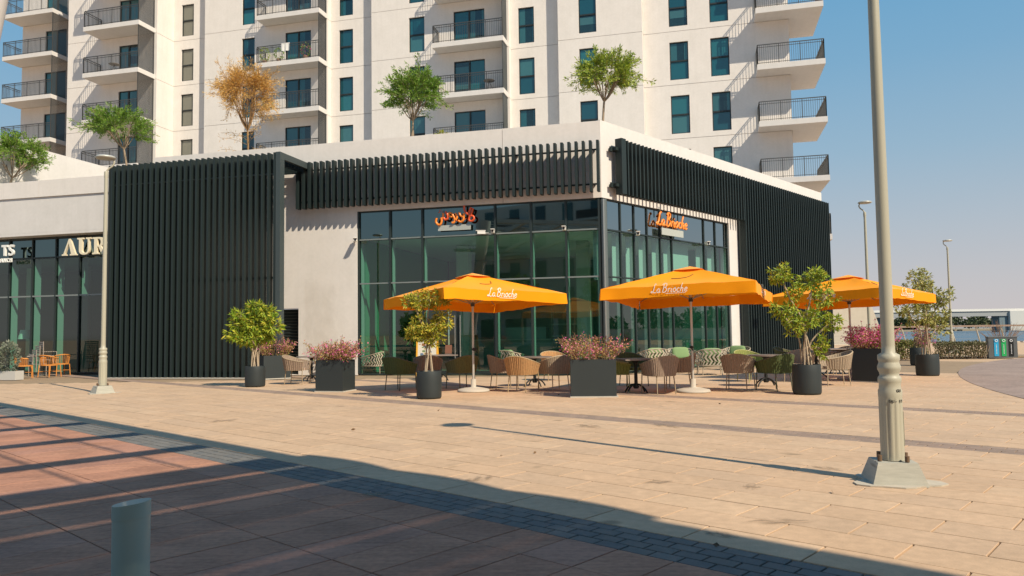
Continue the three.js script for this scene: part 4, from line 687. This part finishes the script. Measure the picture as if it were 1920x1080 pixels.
function roundPot(g, r, h) { part(g, 'pot', lathe([[0, .004], [r * .9, .004], [r * .98, .05], [r, h * .4], [r, h * .75], [r * .97, h], [r * .9, h], [r * .89, h - .08], [0, h - .08]], 32), potPaint); part(g, 'soil', new THREE.CylinderGeometry(r * .885, r * .885, .02, 24).translate(0, h - .06, 0), soil); }
function pottedTree(px, py, r, h, label, seedN, lumps, cols, o = {}) {
  const p = ground(px, py); p.z -= r; const g = thing('potted_tree', label, 'potted tree', p.x, 0, p.z, 0, 'trees in round dark pots'); seed = seedN; roundPot(g, r, h);
  const stems = [], lv = [], sw = o.stems || 4, fork = lumps.length;
  for (let i = 0; i < sw; i++) { const a = i / sw * 6.3 + .5, L = lumps[i % fork]; const b = V(Math.cos(a) * r * .38, h - .08, Math.sin(a) * r * .38), m1 = V(Math.cos(a) * .05 + L[0] * .2, (h + L[1]) * .5, Math.sin(a) * .05), e = V(L[0], L[1], L[2]); stems.push(tube([b, m1, V((m1.x + e.x) / 2 + rr(-.06, .06), (m1.y + e.y) / 2, (m1.z + e.z) / 2), e], .017, 6, 14)); }
  for (const [x, y, z, rx, ry, rz, n] of lumps) {
    const c = V(x, y, z);
    for (let i = 0; i < n; i++) { const d = dir(), k = Math.pow(rnd(), .45), q = c.clone().add(V(d.x * rx * k, d.y * ry * k, d.z * rz * k)); if (i % 3 === 0) stems.push(new THREE.TubeGeometry(new THREE.CatmullRomCurve3([c.clone().lerp(q, .05).add(V(0, -ry * .3, 0)), c.clone().lerp(q, .55).add(V(0, .02, 0)), q]), 3, .004, 3));
      for (let j = 0; j < 15; j++) { const e = dir(); e.y -= .35; e.addScaledVector(d, .5).normalize(); lv.push({ p: q.clone().addScaledVector(e, .02).add(V(rr(-.03, .03), rr(-.03, .03), rr(-.03, .03))), d: e }); } }
  }
  part(g, 'trunk', merge(stems), paleBark); part(g, 'crown', leafMesh(lv, o.w || .036, o.l || .115, cols), leafMat); return g;
}
pottedTree(472, 727, .265, .56, 'round headed potted tree with bright green leaves before the black screen', 21, [[-.05, 1.68, 0, .36, .26, .34, 40], [-.46, 1.42, .05, .26, .17, .24, 26], [.42, 1.62, 0, .26, .2, .26, 27], [-.02, 2.12, 0, .27, .16, .25, 27], [.34, 1.98, 0, .18, .14, .18, 15], [-.4, 1.9, 0, .18, .14, .18, 15], [-.08, 1.28, .1, .28, .14, .26, 24], [.28, 1.36, 0, .22, .14, .22, 16], [-.42, 1.66, 0, .2, .13, .2, 13]], greens.bright, { l: .165, w: .045, stems: 9 });
pottedTree(802, 750, .265, .58, 'two tiered potted tree with yellow green leaves before the front doors', 22, [[-.1, 1.48, 0, .38, .28, .34, 56], [.22, 1.6, 0, .28, .26, .28, 34], [.05, 2.1, 0, .46, .17, .36, 60], [-.28, 2.0, 0, .22, .14, .2, 24], [-.32, 1.4, 0, .2, .14, .2, 22], [.1, 1.25, .05, .26, .14, .24, 26]], greens.yellow, { l: .10, w: .032 });
pottedTree(1524, 742, .285, .62, 'tall open potted tree overlapping the right orange parasol', 23, [[-.02, 1.6, 0, .5, .24, .4, 52], [-.46, 2.5, 0, .24, .19, .22, 34], [.2, 2.36, 0, .34, .22, .28, 44], [.46, 2.02, 0, .26, .22, .24, 26], [-.46, 1.72, 0, .24, .18, .24, 20], [.54, 1.48, 0, .22, .18, .2, 18], [.28, .98, .1, .16, .2, .14, 22], [-.22, 2.1, 0, .14, .22, .14, 16], [-.2, 1.4, 0, .3, .16, .3, 24]], greens.bright, { l: .10, w: .032, stems: 7 });
pottedTree(1751, 706, .30, .6, 'airy potted tree with sparse leaves near the hedge', 24, [[0, 1.7, 0, .62, .4, .5, 64], [-.05, 2.6, 0, .45, .36, .4, 62], [.5, 2.15, 0, .34, .34, .3, 34], [-.5, 1.9, 0, .34, .3, .3, 30], [.1, 2.1, 0, .45, .3, .4, 40], [.35, 1.35, 0, .3, .3, .3, 24]], greens.pale, { l: .10, w: .036, stems: 6 });
{ const p = ground(1728, 685); const g = thing('flower_pot', 'slim dark round pot of pink bougainvillea behind the airy potted tree', 'planter', p.x, 0, p.z - .2, 0); roundPot(g, .27, .62); seed = 31; const fl = [], lv = [], st = []; for (let i = 0; i < 60; i++) { const b = V(rr(-.15, .15), .55, rr(-.15, .15)), e = V(b.x * 2.2 + .25 + rr(-.2, .2), rr(.9, 1.5), b.z * 2); st.push(new THREE.TubeGeometry(new THREE.CatmullRomCurve3([b, b.clone().lerp(e, .6).add(V(0, .1, 0)), e]), 4, .005, 3)); for (let k = 0; k < 14; k++) { const d = dir(); (rnd() < .55 ? fl : lv).push({ p: b.clone().lerp(e, rr(.4, 1)).addScaledVector(d, rr(0, .1)), d }); } } part(g, 'stems', merge(st), bark); part(g, 'flowers', leafMesh(fl, .05, .06, [[.52, .12, .26], [.50, .2, .24]]), petalMat); part(g, 'leaves', leafMesh(lv, .04, .07, greens.pale), leafMat); }

// trees growing on the roof terrace: feathery sprays on radiating branches
function terraceTree(px, py, off, cx, cy, wpx, hpx, label, seedN, cols, o = {}) {
  seed = seedN; const b = frontHit(px, py, off), c = frontHit(cx, cy, off), k = b[3] / F, R = wpx * k / 2, RY = hpx * k / 2;
  const g = thing(o.name || 'terrace_tree', label, 'tree', b[2], 7.15, -b[3], 0, 'trees on the roof terrace');
  const C = V(c[2] - b[2], c[1] - 7.15, 0), st = [], lv = [], fork = V(C.x * .6, C.y - RY * .95, 0);
  st.push(bar(V(0, 0, 0), V(C.x * .25, (fork.y) * .5, 0), .05, 7, .042), bar(V(C.x * .25, fork.y * .5, 0), fork, .042, 7, .035)); if (o.twin) st.push(bar(V(.12, 0, 0), fork, .028, 6, .02), bar(V(-.1, 0, .03), fork, .02, 6, .018));
  const n = o.n || 90, hubs = [];
  for (let i = 0; i < 14; i++) { const an = i * 2.4 + rr(-.3, .3), e = C.clone().add(V(Math.cos(an) * R * rr(.2, .5), RY * rr(-.45, .3), Math.sin(an) * R * rr(.2, .5))); hubs.push(e); st.push(tube([fork, fork.clone().lerp(e, .5).add(V(0, -RY * .06, 0)), e], .018, 5, 8)); }
  for (let i = 0; i < n * 1.7; i++) {
    const d = dir(); if (d.y < -.5) d.y *= -.6; d.normalize(); const far = rr(.55, 1.05) * (i % 9 === 0 ? 1.28 : 1), e = C.clone().add(V(d.x * R * far, d.y * RY * far, d.z * R * far)), hub = hubs.reduce((x, y) => (x.distanceTo(e) * rr(.7, 1.3) < y.distanceTo(e) ? x : y)), m = hub.clone().lerp(e, .5).add(V(rr(-.06, .06), rr(-.02, .12), rr(-.06, .06))), cv = new THREE.CatmullRomCurve3([hub, m, e]); st.push(new THREE.TubeGeometry(cv, 5, .007, 3));
    const mm = (o.m || 46) * 1.35; for (let j = 0; j < mm; j++) { const s = rr(.12, 1.02), q = cv.getPoint(Math.min(1, s)), t = cv.getTangent(Math.min(1, s)), e2 = dir().multiplyScalar(.75).add(t).normalize(), tw = rr(.01, (o.tw || .17) * (1.15 - .6 * s)); lv.push({ p: q.addScaledVector(e2, tw), d: e2, k: 1 }); }
  }
  if (o.dry) for (let i = 0; i < 14; i++) { const y = rr(fork.y * .35, fork.y), an = rr(0, 6.3), b0 = V(C.x * .3, y, 0), e = b0.clone().add(V(Math.cos(an) * R * .8, rr(.1, .35), Math.sin(an) * R * .8)), cv = new THREE.CatmullRomCurve3([b0, b0.clone().lerp(e, .5).add(V(0, .08, 0)), e]); st.push(new THREE.TubeGeometry(cv, 5, .007, 3)); for (let j = 0; j < 24; j++) { const e2 = dir(); lv.push({ p: cv.getPoint(rr(.2, 1)).addScaledVector(e2, rr(0, .1)), d: e2 }); } }
  part(g, 'trunk', merge(st), o.dry ? M(.34, .20, .09, { rough: .95 }) : bark); part(g, 'crown', leafMesh(lv, o.w || .03, o.l || .105, cols), leafMat); return g;
}
terraceTree(1127, 220, -.7, 1136, 143, 140, 104, 'bright green feathery tree at the parapet corner', 41, greens.terraceYellow, { n: 100, m: 50 });
terraceTree(771, 252, -.9, 776, 178, 122, 106, 'dark green feathery tree on the roof before the middle balconies', 42, greens.terrace, { twin: true, n: 105, m: 52 });
terraceTree(466, 282, -1.0, 464, 184, 126, 136, 'dry golden tree on the roof terrace', 43, greens.dry, { n: 130, m: 52, dry: true, l: .11, w: .018, tw: .26 });
terraceTree(244, 306, -1.6, 228, 243, 134, 84, 'flat topped green tree on the roof above the black screen', 44, greens.terrace, { n: 95, m: 52 });
terraceTree(12, 342, -.7, 28, 291, 118, 90, 'spreading green tree on the roof of the neighbouring shop', 45, greens.terrace, { twin: true, n: 95, m: 50 });
{ const b = frontHit(828, 244, -.6); seed = 46; const g = thing('terrace_shrub', 'small yellow green shrub peeping over the roof parapet', 'shrub', b[2], 7.15, -b[3], 0); const lv = []; for (let i = 0; i < 260; i++) { const d = dir(); lv.push({ p: V(d.x * .18, .86 + d.y * .2, d.z * .18).multiplyScalar(rr(.9, 1.05)), d }); } part(g, 'stem', bar(V(0, 0, 0), V(0, .8, 0), .02), bark); part(g, 'leaves', leafMesh(lv, .04, .1, greens.yellow), leafMat); }

// ---------------------------------------------------------------- seating before the neighbouring shop
{
  const rattan = M(.62, .24, .045, { rough: .6 }), greyWood = M(.36, .31, .26, { rough: .8 });
  const g = new THREE.Group(); g.name = 'rattan_chair'; g.userData.category = 'chair';
  for (const [x, z] of [[-.24, .24], [.24, .24], [-.22, -.22], [.22, -.22]]) part(g, 'leg', bar(V(x * 1.1, 0, z * 1.1), V(x, .43, z), .016), rattan);
  part(g, 'seat', merge([muv(new THREE.CylinderGeometry(.28, .28, .035, 20).translate(0, .43, 0)), bar(V(-.24, .2, .24), V(.22, .2, -.22), .01), bar(V(.24, .2, .24), V(-.22, .2, -.22), .01)]), rattan);
  const arc = []; for (let i = 0; i <= 12; i++) { const a = Math.PI * (i / 12) * 1.24 - .38; arc.push(V(Math.cos(a) * .3, .68 + .1 * Math.sin(Math.max(0, Math.min(Math.PI, a))), -Math.sin(a) * .3)); }
  const bars = [tube(arc, .02, 6, 30)]; for (let i = 0; i <= 18; i++) { const p = arc[0], c = new THREE.CatmullRomCurve3(arc).getPoint(i / 18); bars.push(bar(V(c.x * .88, .44, c.z * .88), c, .008, 4)); } part(g, 'backrest', merge(bars), rattan);
  const put = (px, py, t, label) => { const p = ground(px, py); copyOf(g, p.x, 0, p.z, t, label, 'rattan chairs before the shop'); };
  put(44, 709, 2.2, 'orange rattan chair beside the pale planter'); put(92, 707, 2.9, 'orange rattan chair in front of the grey stacked chairs'); put(113, 704, -2.2, 'orange rattan chair at the end towards the lamp post');
  const tp = ground(75, 704), tb = thing('side_table', 'pale square table between the orange rattan chairs', 'table', tp.x, 0, tp.z, .3); part(tb, 'tabletop', box(.7, .03, .7, 0, .73, 0), greyWood); part(tb, 'pedestal', bar(V(0, .03, 0), V(0, .72, 0), .03), steel); part(tb, 'base', new THREE.CylinderGeometry(.22, .22, .03, 20).translate(0, .016, 0), steel);
  const sp = ground(72, 705), sc = new THREE.Group(); sc.name = 'slatted_chair'; sc.userData.category = 'chair';
  for (const [x, z] of [[-.24, .22], [.24, .22], [-.24, -.22], [.24, -.22]]) part(sc, 'leg', bar(V(x, 0, z), V(x, z < 0 ? .82 : .44, z), .016, 4), greyWood); for (let i = 0; i < 6; i++) part(sc, 'slat', box(.48, .015, .06, 0, .44, -.2 + i * .08), greyWood); for (let i = 0; i < 4; i++) part(sc, 'back_slat', box(.48, .05, .015, 0, .56 + i * .075, -.225), greyWood);
  for (let i = 0; i < 4; i++) copyOf(sc, sp.x + .1 * i - .1, i * .15, sp.z - .1 - i * .04, 2.4, ['grey slatted chair at the bottom of the stack', 'grey slatted chair second from the bottom of the stack', 'grey slatted chair second from the top of the stack', 'grey slatted chair on top of the stack'][i], 'stacked grey slatted chairs');
  const pp = ground(8, 713), pt = thing('flower_planter', 'pale grey trough planter with silvery shrub before the shop', 'planter', pp.x, 0, pp.z - .2, -.2); seed = 51; part(pt, 'box', merge([span(-.5, .42, 0, .3, .12, .16), span(-.5, .42, 0, .3, -.2, -.16), span(.38, .42, 0, .3, -.16, .12), span(-.5, -.46, 0, .3, -.16, .12), span(-.46, .38, .2, .24, -.16, .12)]), M(.50, .48, .45, { rough: .9 })); const lv = []; for (let i = 0; i < 900; i++) { const d = dir(); lv.push({ p: V(d.x * .3, .75 + d.y * .48, d.z * .25).multiplyScalar(rr(.85, 1.05)), d: d.add(V(0, .5, 0)).normalize() }); } part(pt, 'leaves', leafMesh(lv, .05, .1, [[.24, .27, .2], [.17, .2, .14], [.3, .32, .26]]), leafMat);
}

// ---------------------------------------------------------------- hedge, promenade, bridge, far shore
{
  seed = 61; const hedge = (px0, px1, py, h, d, cols, label) => { const a = ground(px0, py), b = ground(px1, py), L = a.distanceTo(b), m = a.clone().add(b).multiplyScalar(.5), g = thing('hedge', label, 'hedge', m.x, 0, m.z - d / 2, Math.atan2(-(b.z - a.z), b.x - a.x)), lv = [];
    const n = Math.round(L * d * h * 2600); for (let i = 0; i < n; i++) { const x = rr(-L / 2, L / 2), z = rr(-d / 2, d / 2), hh = h * (.86 + .22 * fbm(x * 1.3, z * 1.3, 3, 3)), y = rnd() < .5 ? hh * rr(.8, 1) : rr(.1, hh); const e = dir(); e.y += .3; lv.push({ p: V(x, y, z + (y < hh * .8 ? (rnd() < .7 ? d / 2 - Math.abs(z) * .1 - (z) : 0) : 0)), d: e.normalize() }); }
    part(g, 'foliage', leafMesh(lv, .045, .085, cols), leafMat); part(g, 'branches', merge(Array.from({ length: 60 }, () => { const x = rr(-L / 2, L / 2), z = rr(-d / 2, d / 2); return bar(V(x, 0, z), V(x + rr(-.2, .2), h * .7, z), .012, 4); })), bark); };
  hedge(1762, 1860, 672, .78, .9, [[.22, .20, .10], [.17, .17, .08], [.28, .24, .13], [.13, .13, .06]], 'olive clipped hedge beside the recycling bin'); hedge(1668, 1752, 675, .92, 1.0, [[.17, .20, .04], [.25, .26, .06], [.11, .14, .03], [.3, .22, .1]], 'greener hedge behind the lamp post and potted trees');
  struct('hedge_bed', box(14, .06, 1.8, 19, .01, -34), M(.34, .25, .16, { rough: 1, map: stoneMap }));
  // promenade railing
  const g = thing('promenade_railing', 'brown topped railing with leaning pale posts along the water', 'railing', 0, 0, -63.5); const topM = M(.26, .19, .15, { rough: .8 }), postM = M(.42, .39, .33, { rough: .7 });
  part(g, 'handrail', box(62, .14, .22, 52, 1.38, .3), topM); for (let i = 0; i < 28; i++) part(g, 'post', bar(V(22.4 + i * 2.05, 0, 0), V(21.9 + i * 2.05, 1.33, .3), .06, 5), postM); part(g, 'wires', merge([.35, .65, .95].map((y) => box(62, .012, .012, 52, y, .1 + y * .14))), steel);
  struct('quay_kerb', box(70, .12, .5, 55, .03, -64), M(.55, .52, .46, { rough: .95 }));
  // rust coloured shrub before the railing
  const sp = ground(1880, 655), s = thing('dry_shrub', 'bare brown shrub growing above the recycling bin', 'shrub', sp.x, 0, sp.z, 0), tw = []; for (let i = 0; i < 60; i++) { const a = rr(-1, 1), b = rr(.9, 1.75); tw.push(bar(V(rr(-.3, .3), 0, 0), V(a * 1.3, b, rr(-.5, .5)), .018, 3, .006)); } part(s, 'branches', merge(tw), M(.28, .17, .10));
  // bridge and far bank
  const br = thing('road_bridge', 'long pale road bridge crossing the water far away', 'bridge', 0, 0, -300, 0); const pale = M(.55, .53, .50, { rough: .9 }), bx = (px, z = 300) => ray(px, 590)[0] / ray(px, 590)[2] * z;
  part(br, 'parapet', box(bx(1990) - bx(1540), .9, .4, (bx(1990) + bx(1540)) / 2, 7.6, 3.2), M(.66, .64, .60)); part(br, 'deck', box(bx(1990) - bx(1540), 1.9, 6, (bx(1990) + bx(1540)) / 2, 6.2, 0), M(.30, .31, .31)); for (const px of [1545, 1650, 1873]) part(br, 'pier', box(px === 1873 ? 3 : 2, 8, 5, bx(px), 1.3, 0), M(.14, .19, .21)); part(br, 'abutment', box(bx(2020) - bx(1882), 7.6, 7, (bx(2020) + bx(1882)) / 2, 3.4, .4), M(.50, .50, .48));
  const sl = new THREE.Shape(); sl.moveTo(0, 0); sl.lineTo(20, 0); sl.lineTo(20, 6.5); sl.closePath(); part(br, 'embankment', extr(sl, 4).translate(bx(1890), -.6, 5), M(.48, .42, .32));
  struct('far_bank', box(900, 3, 300, 260, -1.6, -560), M(.30, .26, .19));
  // ramp wall beyond the black louvres
  const w = thing('ramp_wall', 'pale ramp wall beyond the far end of the black louvres', 'wall', 0, 0, -78, 0); const ws = new THREE.Shape(), X = (px) => ray(px, 600)[0] / ray(px, 600)[2] * 78; [[X(1535), -.5], [X(1637), -.5], [X(1622), 1.5], [X(1605), 4.2], [X(1535), 4.6]].forEach((p, i) => (i ? ws.lineTo(...p) : ws.moveTo(...p))); part(w, 'face', extr(ws, 3), M(.60, .52, .42, { rough: .95, map: stuccoMap })); part(w, 'coping', box(X(1605) - X(1535), .2, 3.3, (X(1605) + X(1535)) / 2, 4.75, 1.5), stuccoWhite);
  const fb = [[1665, 590, 608], [1705, 595, 609]]; for (const [px, y0] of fb) { const h = 5, x = ray(px, 600)[0] / ray(px, 600)[2] * 430, b = thing('far_house', px < 1700 ? 'pale low house on the far bank left of the other' : 'pale low house on the far bank behind the potted tree', 'building', x, 0, -430, 0, 'houses on the far bank'); part(b, 'wall', box(26, h, 10, 0, h / 2, 0), M(.56, .52, .46)); for (let i = 0; i < 6; i++) part(b, 'window', box(2, 1.6, .2, -10 + i * 4, 3, 5.05), M(.05, .07, .08)); part(b, 'roof', box(27, .4, 11, 0, h + .2, 0), M(.6, .57, .52)); }
  // trees of the far bank, and those along the shore that the side glass mirrors
  const farTree = (x, z, h, wdt, label, grp) => { const t = thing('shore_tree', label, 'tree', x, 0, z, 0, grp), lv = []; for (let i = 0; i < 420; i++) { const d = dir(), k = Math.pow(rnd(), .35); lv.push({ p: V(d.x * wdt * k * .5, h * .6 + d.y * h * .4 * k, d.z * wdt * k * .5), d: dir() }); } part(t, 'crown', leafMesh(lv, wdt * .1, wdt * .16, [[.08, .10, .04], [.11, .13, .05], [.06, .08, .03]]), leafMat); part(t, 'trunk', bar(V(0, 0, 0), V(0, h * .6, 0), .12, 6, .06), bark); };
  seed = 71; for (let i = 0; i < 15; i++) { const px = 1650 + i * 20 + rr(-8, 8), z = 405 + rr(-12, 12), x = ray(px, 600)[0] / ray(px, 600)[2] * z; farTree(x, -z, rr(4.5, 8), rr(7, 11), 'dark rounded tree on the far bank across the water', 'trees on the far bank'); }
  for (let i = 0; i < 26; i++) farTree(96 + rr(-6, 6), 30 - i * 4.2 + rr(-1, 1), rr(3.6, 6), rr(4, 6.5), 'shore tree mirrored in the side glass of the cafe', 'shore trees mirrored in the glass');
  const sw = thing('shore_wall', 'long low white wall under the shore trees mirrored in the glass', 'wall', 92, 0, -26, 0); part(sw, 'face', box(.4, 1.6, 120, 0, .8, 0), M(.6, .58, .54)); part(sw, 'coping', box(.5, .1, 120, 0, 1.65, 0), M(.5, .48, .44));
}

// ---------------------------------------------------------------- shade canopy that throws the foreground shadow (above and behind the camera)
{
  seed = 81; const HC = 7.2, dq = HC / Math.tan(SUN_EL) * .995, dr = -HC / Math.tan(SUN_EL) * .095;      // offset from a shadow on the ground up to what casts it
  const g = thing('shade_canopy', 'tall white plaza canopy of beams and slats overhead', 'canopy', 0, 0, 0, 0), paint = M(.62, .60, .56, { rough: .6 });
  const beam = (name, q0, q1, r0, r1, y0, y1) => { const c = paveAt((q0 + q1) / 2 + dq, (r0 + r1) / 2 + dr, (y0 + y1) / 2), m = part(g, name, box(q1 - q0, y1 - y0, r1 - r0), paint); m.position.copy(c); m.rotation.y = -AQ; return m; };
  beam('edge_beam', -21.5, 9.5, 4.44, 4.72, HC - .2, HC); beam('edge_beam', -21.5, 9.5, -9.2, -8.95, HC - .2, HC);
  for (const q of [-20, -17.85, -15.65, -13.45, -11.33, -9.37]) beam('cross_beam', q - .1, q + .1, -8.95, 4.44, HC - .2, HC);
  for (let i = 0; i < 12; i++) beam('purlin', -21.5, -7.75, 3.54 - i * 1.0, 3.585 - i * 1.0, HC + .005, HC + .05);
  let q = -7.76; const gaps = [.02, .085, .03, .055, .03, .035, .03, .04, .025, .035, .025, .03]; let i = 0;
  while (q < 9.3) { const w = i < 2 ? .36 : .42; beam('roof_slat', q, q + w, -8.9, 4.7, HC + .01, HC + .04); q += w + (gaps[i] ?? (i % 3 === 2 ? .034 : .02)); i++; }
  // scalloped cloth edge along part of the front beam
  const sc = new THREE.Shape(); sc.moveTo(-7.7, 0); for (let k = 0; k <= 40; k++) { const t = k / 40; sc.lineTo(-7.7 + 4.6 * t, .1 + .09 * Math.abs(Math.sin(t * 9.4)) + .04 * (1 - t)); } sc.lineTo(-3.1, 0); sc.closePath(); const m = part(g, 'cloth_edge', extr(sc, .01).rotateX(-PI / 2), M(.62, .58, .5)); m.position.copy(paveAt(dq, 4.72 + dr, HC - .1)); m.rotation.y = -AQ;
  for (const [a, b] of [[-11, -9.0], [-3, -9.0], [5, -9.0], [9.3, -2]]) part(g, 'column', bar(paveAt(a + dq, b + dr, 0), paveAt(a + dq, b + dr, HC - .2), .16, 16), paint);
  // leaning tapered column whose top shows at the upper left corner
  const z = 12.1, fx = ray(-170, 760)[0] / ray(-170, 760)[2] * z, tx = ray(-24, -60)[0] / ray(-24, -60)[2] * z; part(g, 'leaning_column', bar(V(fx, 0, -z), V(tx, HC + .02, -z), .14, 24, .34), M(.66, .62, .58, { rough: .7 }));
}
// buildings and trees across the plaza, mirrored in the front glass
{
  seed = 91; const b = thing('opposite_block', 'white apartment block across the plaza mirrored in the cafe front glass', 'building', -16, 0, 34, .1); const W = 46, Hh = 17;
  part(b, 'wall', box(W, Hh, 12, 0, Hh / 2, 6), stucco);
  for (let k = 0; k < 5; k++) for (let i = 0; i < 12; i++) { const x = -W / 2 + 2.2 + i * 3.8; if (k === 0) { part(b, 'shop_window', box(3.0, 2.9, .1, x, 1.6, -.03), windowFrame); continue; } if (i % 3 === 1) { const s = part(b, 'balcony', box(3.6, .25, 1.6, x, k * 3.3 + .9, -.8), stuccoWhite); part(s, 'railing', box(3.6, 1.0, .03, x, k * 3.3 + 1.5, -1.57), railPaint); } part(b, 'window', box(1.4, 2.2, .1, x, k * 3.3 + 2.2, -.03), towerGlass[i % 4]); }
  const tr = (x, z, h) => { const t = thing('plaza_tree', 'leafy plaza tree across the square mirrored in the front glass', 'tree', x, 0, z, 0, 'plaza trees mirrored in the glass'), lv = []; for (let i = 0; i < 900; i++) { const d = dir(), k = Math.pow(rnd(), .4); lv.push({ p: V(d.x * 1.7 * k, h - 1.5 + d.y * 1.4 * k, d.z * 1.7 * k), d: dir() }); } part(t, 'crown', leafMesh(lv, .16, .3, greens.terrace), leafMat); part(t, 'trunk', bar(V(0, 0, 0), V(0, h - 1.6, 0), .11, 7, .07), bark); };
  for (const [x, z, h] of [[-22, 17, 7], [-15, 19, 6.4], [-9, 20, 7.2], [-28, 16, 6.5], [-3, 23, 6.8]]) tr(x, z, h);
}

// ---------------------------------------------------------------- things on the balconies
{
  seed = 101; const at = (u, z) => { const c = Math.cos(-T1), s = Math.sin(-T1); return [u * c + z * s, -47.5 - u * s + z * c]; }, L = (k) => 9.8 + k * 3.275;
  const plant = (u, z, k, h, label, cols, fl) => { const [x, zz] = at(u, z), g = thing('balcony_plant', label, 'potted plant', x, L(k), zz, 0, 'plants on the balconies'), lv = []; part(g, 'pot', lathe([[0, 0], [.12, 0], [.17, .26], [.14, .26], [0, .22]], 14), M(.42, .25, .16)); for (let i = 0; i < 220; i++) { const d = dir(); lv.push({ p: V(d.x * .28, .3 + h * .5 + d.y * h * .45, d.z * .28).multiplyScalar(rr(.9, 1.05)), d, c: fl && rnd() < .3 ? [.7, .15, .3] : undefined }); } part(g, 'leaves', leafMesh(lv, .05, .12, cols), leafMat); };
  plant(-16.7, 1.25, 3, .9, 'leafy plant at the open end of a middle balcony', greens.terraceYellow); plant(-15.6, 1.3, 3, .7, 'bushy plant beside the white cloth on a middle balcony', greens.terrace); plant(-13.6, 1.3, 3, .8, 'pink flowering plant on the balcony of many plants', greens.terrace, true); plant(-16.4, 1.3, 2, .5, 'low dark plant on the balcony below the one with many plants', greens.terrace); plant(17.6, .9, -1, 1.5, 'tall palm like plant on the lowest corner balcony', greens.terrace);
  const [cx, cz] = at(-14.9, 1.5), cl = thing('hanging_cloth', 'white cloth hung over a middle balcony railing', 'cloth', cx, L(3), cz, -T1); { const q = new THREE.PlaneGeometry(.62, .5, 20, 4), P = q.attributes.position; for (let i = 0; i < P.count; i++) P.setZ(i, .03 * Math.sin(P.getX(i) * 22) * (.5 - P.getY(i)) + .02 * P.getX(i)); q.computeVertexNormals(); part(cl, 'cloth', q.translate(0, .88, .16), M(.72, .70, .66, { side: THREE.DoubleSide, rough: .95 })); part(cl, 'fold', bar(V(-.31, 1.145, .14), V(.31, 1.145, .14), .03, 8), M(.72, .70, .66)); }
  const set = (u, z, k, label) => { const [x, zz] = at(u, z), t = thing('balcony_table', label, 'table', x, L(k), zz, 0, 'small tables on the balconies'); part(t, 'tabletop', new THREE.CylinderGeometry(.35, .35, .03, 18).translate(0, .7, 0), M(.2, .17, .14)); for (let i = 0; i < 3; i++) part(t, 'leg', bar(V(Math.cos(i * 2.1) * .28, 0, Math.sin(i * 2.1) * .28), V(0, .69, 0), .014, 5), railPaint); };
  set(-1.0, 1.1, 2, 'small dark round table on the middle balcony beside the grey panel'); set(-27.6, 2.6, 3, 'small dark round table on the left screened balcony'); set(15.9, .8, -1, 'small dark round table on the lowest corner balcony');
}

// ---------------------------------------------------------------- small litter and a lamp behind the shop glass
{
  seed = 111; const brown = [M(.16, .09, .04), M(.30, .19, .08), M(.09, .06, .035)];
  [[658, 808], [942, 857], [1030, 850], [1000, 852], [1560, 925], [1352, 759], [1045, 742], [638, 984], [1350, 1028], [820, 772]].forEach(([px, py], i) => { const p = ground(px, py), g = leafMesh([{ p: V(0, 0, 0), d: V(Math.cos(i * 2), .15, Math.sin(i * 2)).normalize() }], .03, .055, [[1, 1, 1]], .5); g.deleteAttribute('color'); const m = single('fallen_leaf', g, brown[i % 3], 'small dry leaf lying on the open paving', 'leaf', 'dry leaves on the paving'); m.material.side = THREE.DoubleSide; m.position.set(p.x, .018, p.z); });
  const h = frontHit(47, 640, -1.6), t = thing('table_lamp', 'pale shaded table lamp behind the shop glass', 'lamp', h[2], .03, -h[3], 0), y0 = frontHit(47, 637, -1.6)[1], y1 = frontHit(47, 620, -1.6)[1];
  part(t, 'lamp_shade', lathe([[.26, y0], [.17, y1], [.16, y1], [.25, y0]], 20), PM(.75, .74, .66, { rough: .9, side: THREE.DoubleSide })); part(t, 'stand', bar(V(0, .02, 0), V(0, y1 - .05, 0), .02), mullionDark); part(t, 'base', new THREE.CylinderGeometry(.15, .15, .03, 18).translate(0, .015, 0), mullionDark);
}
renderer.render(scene, camera);
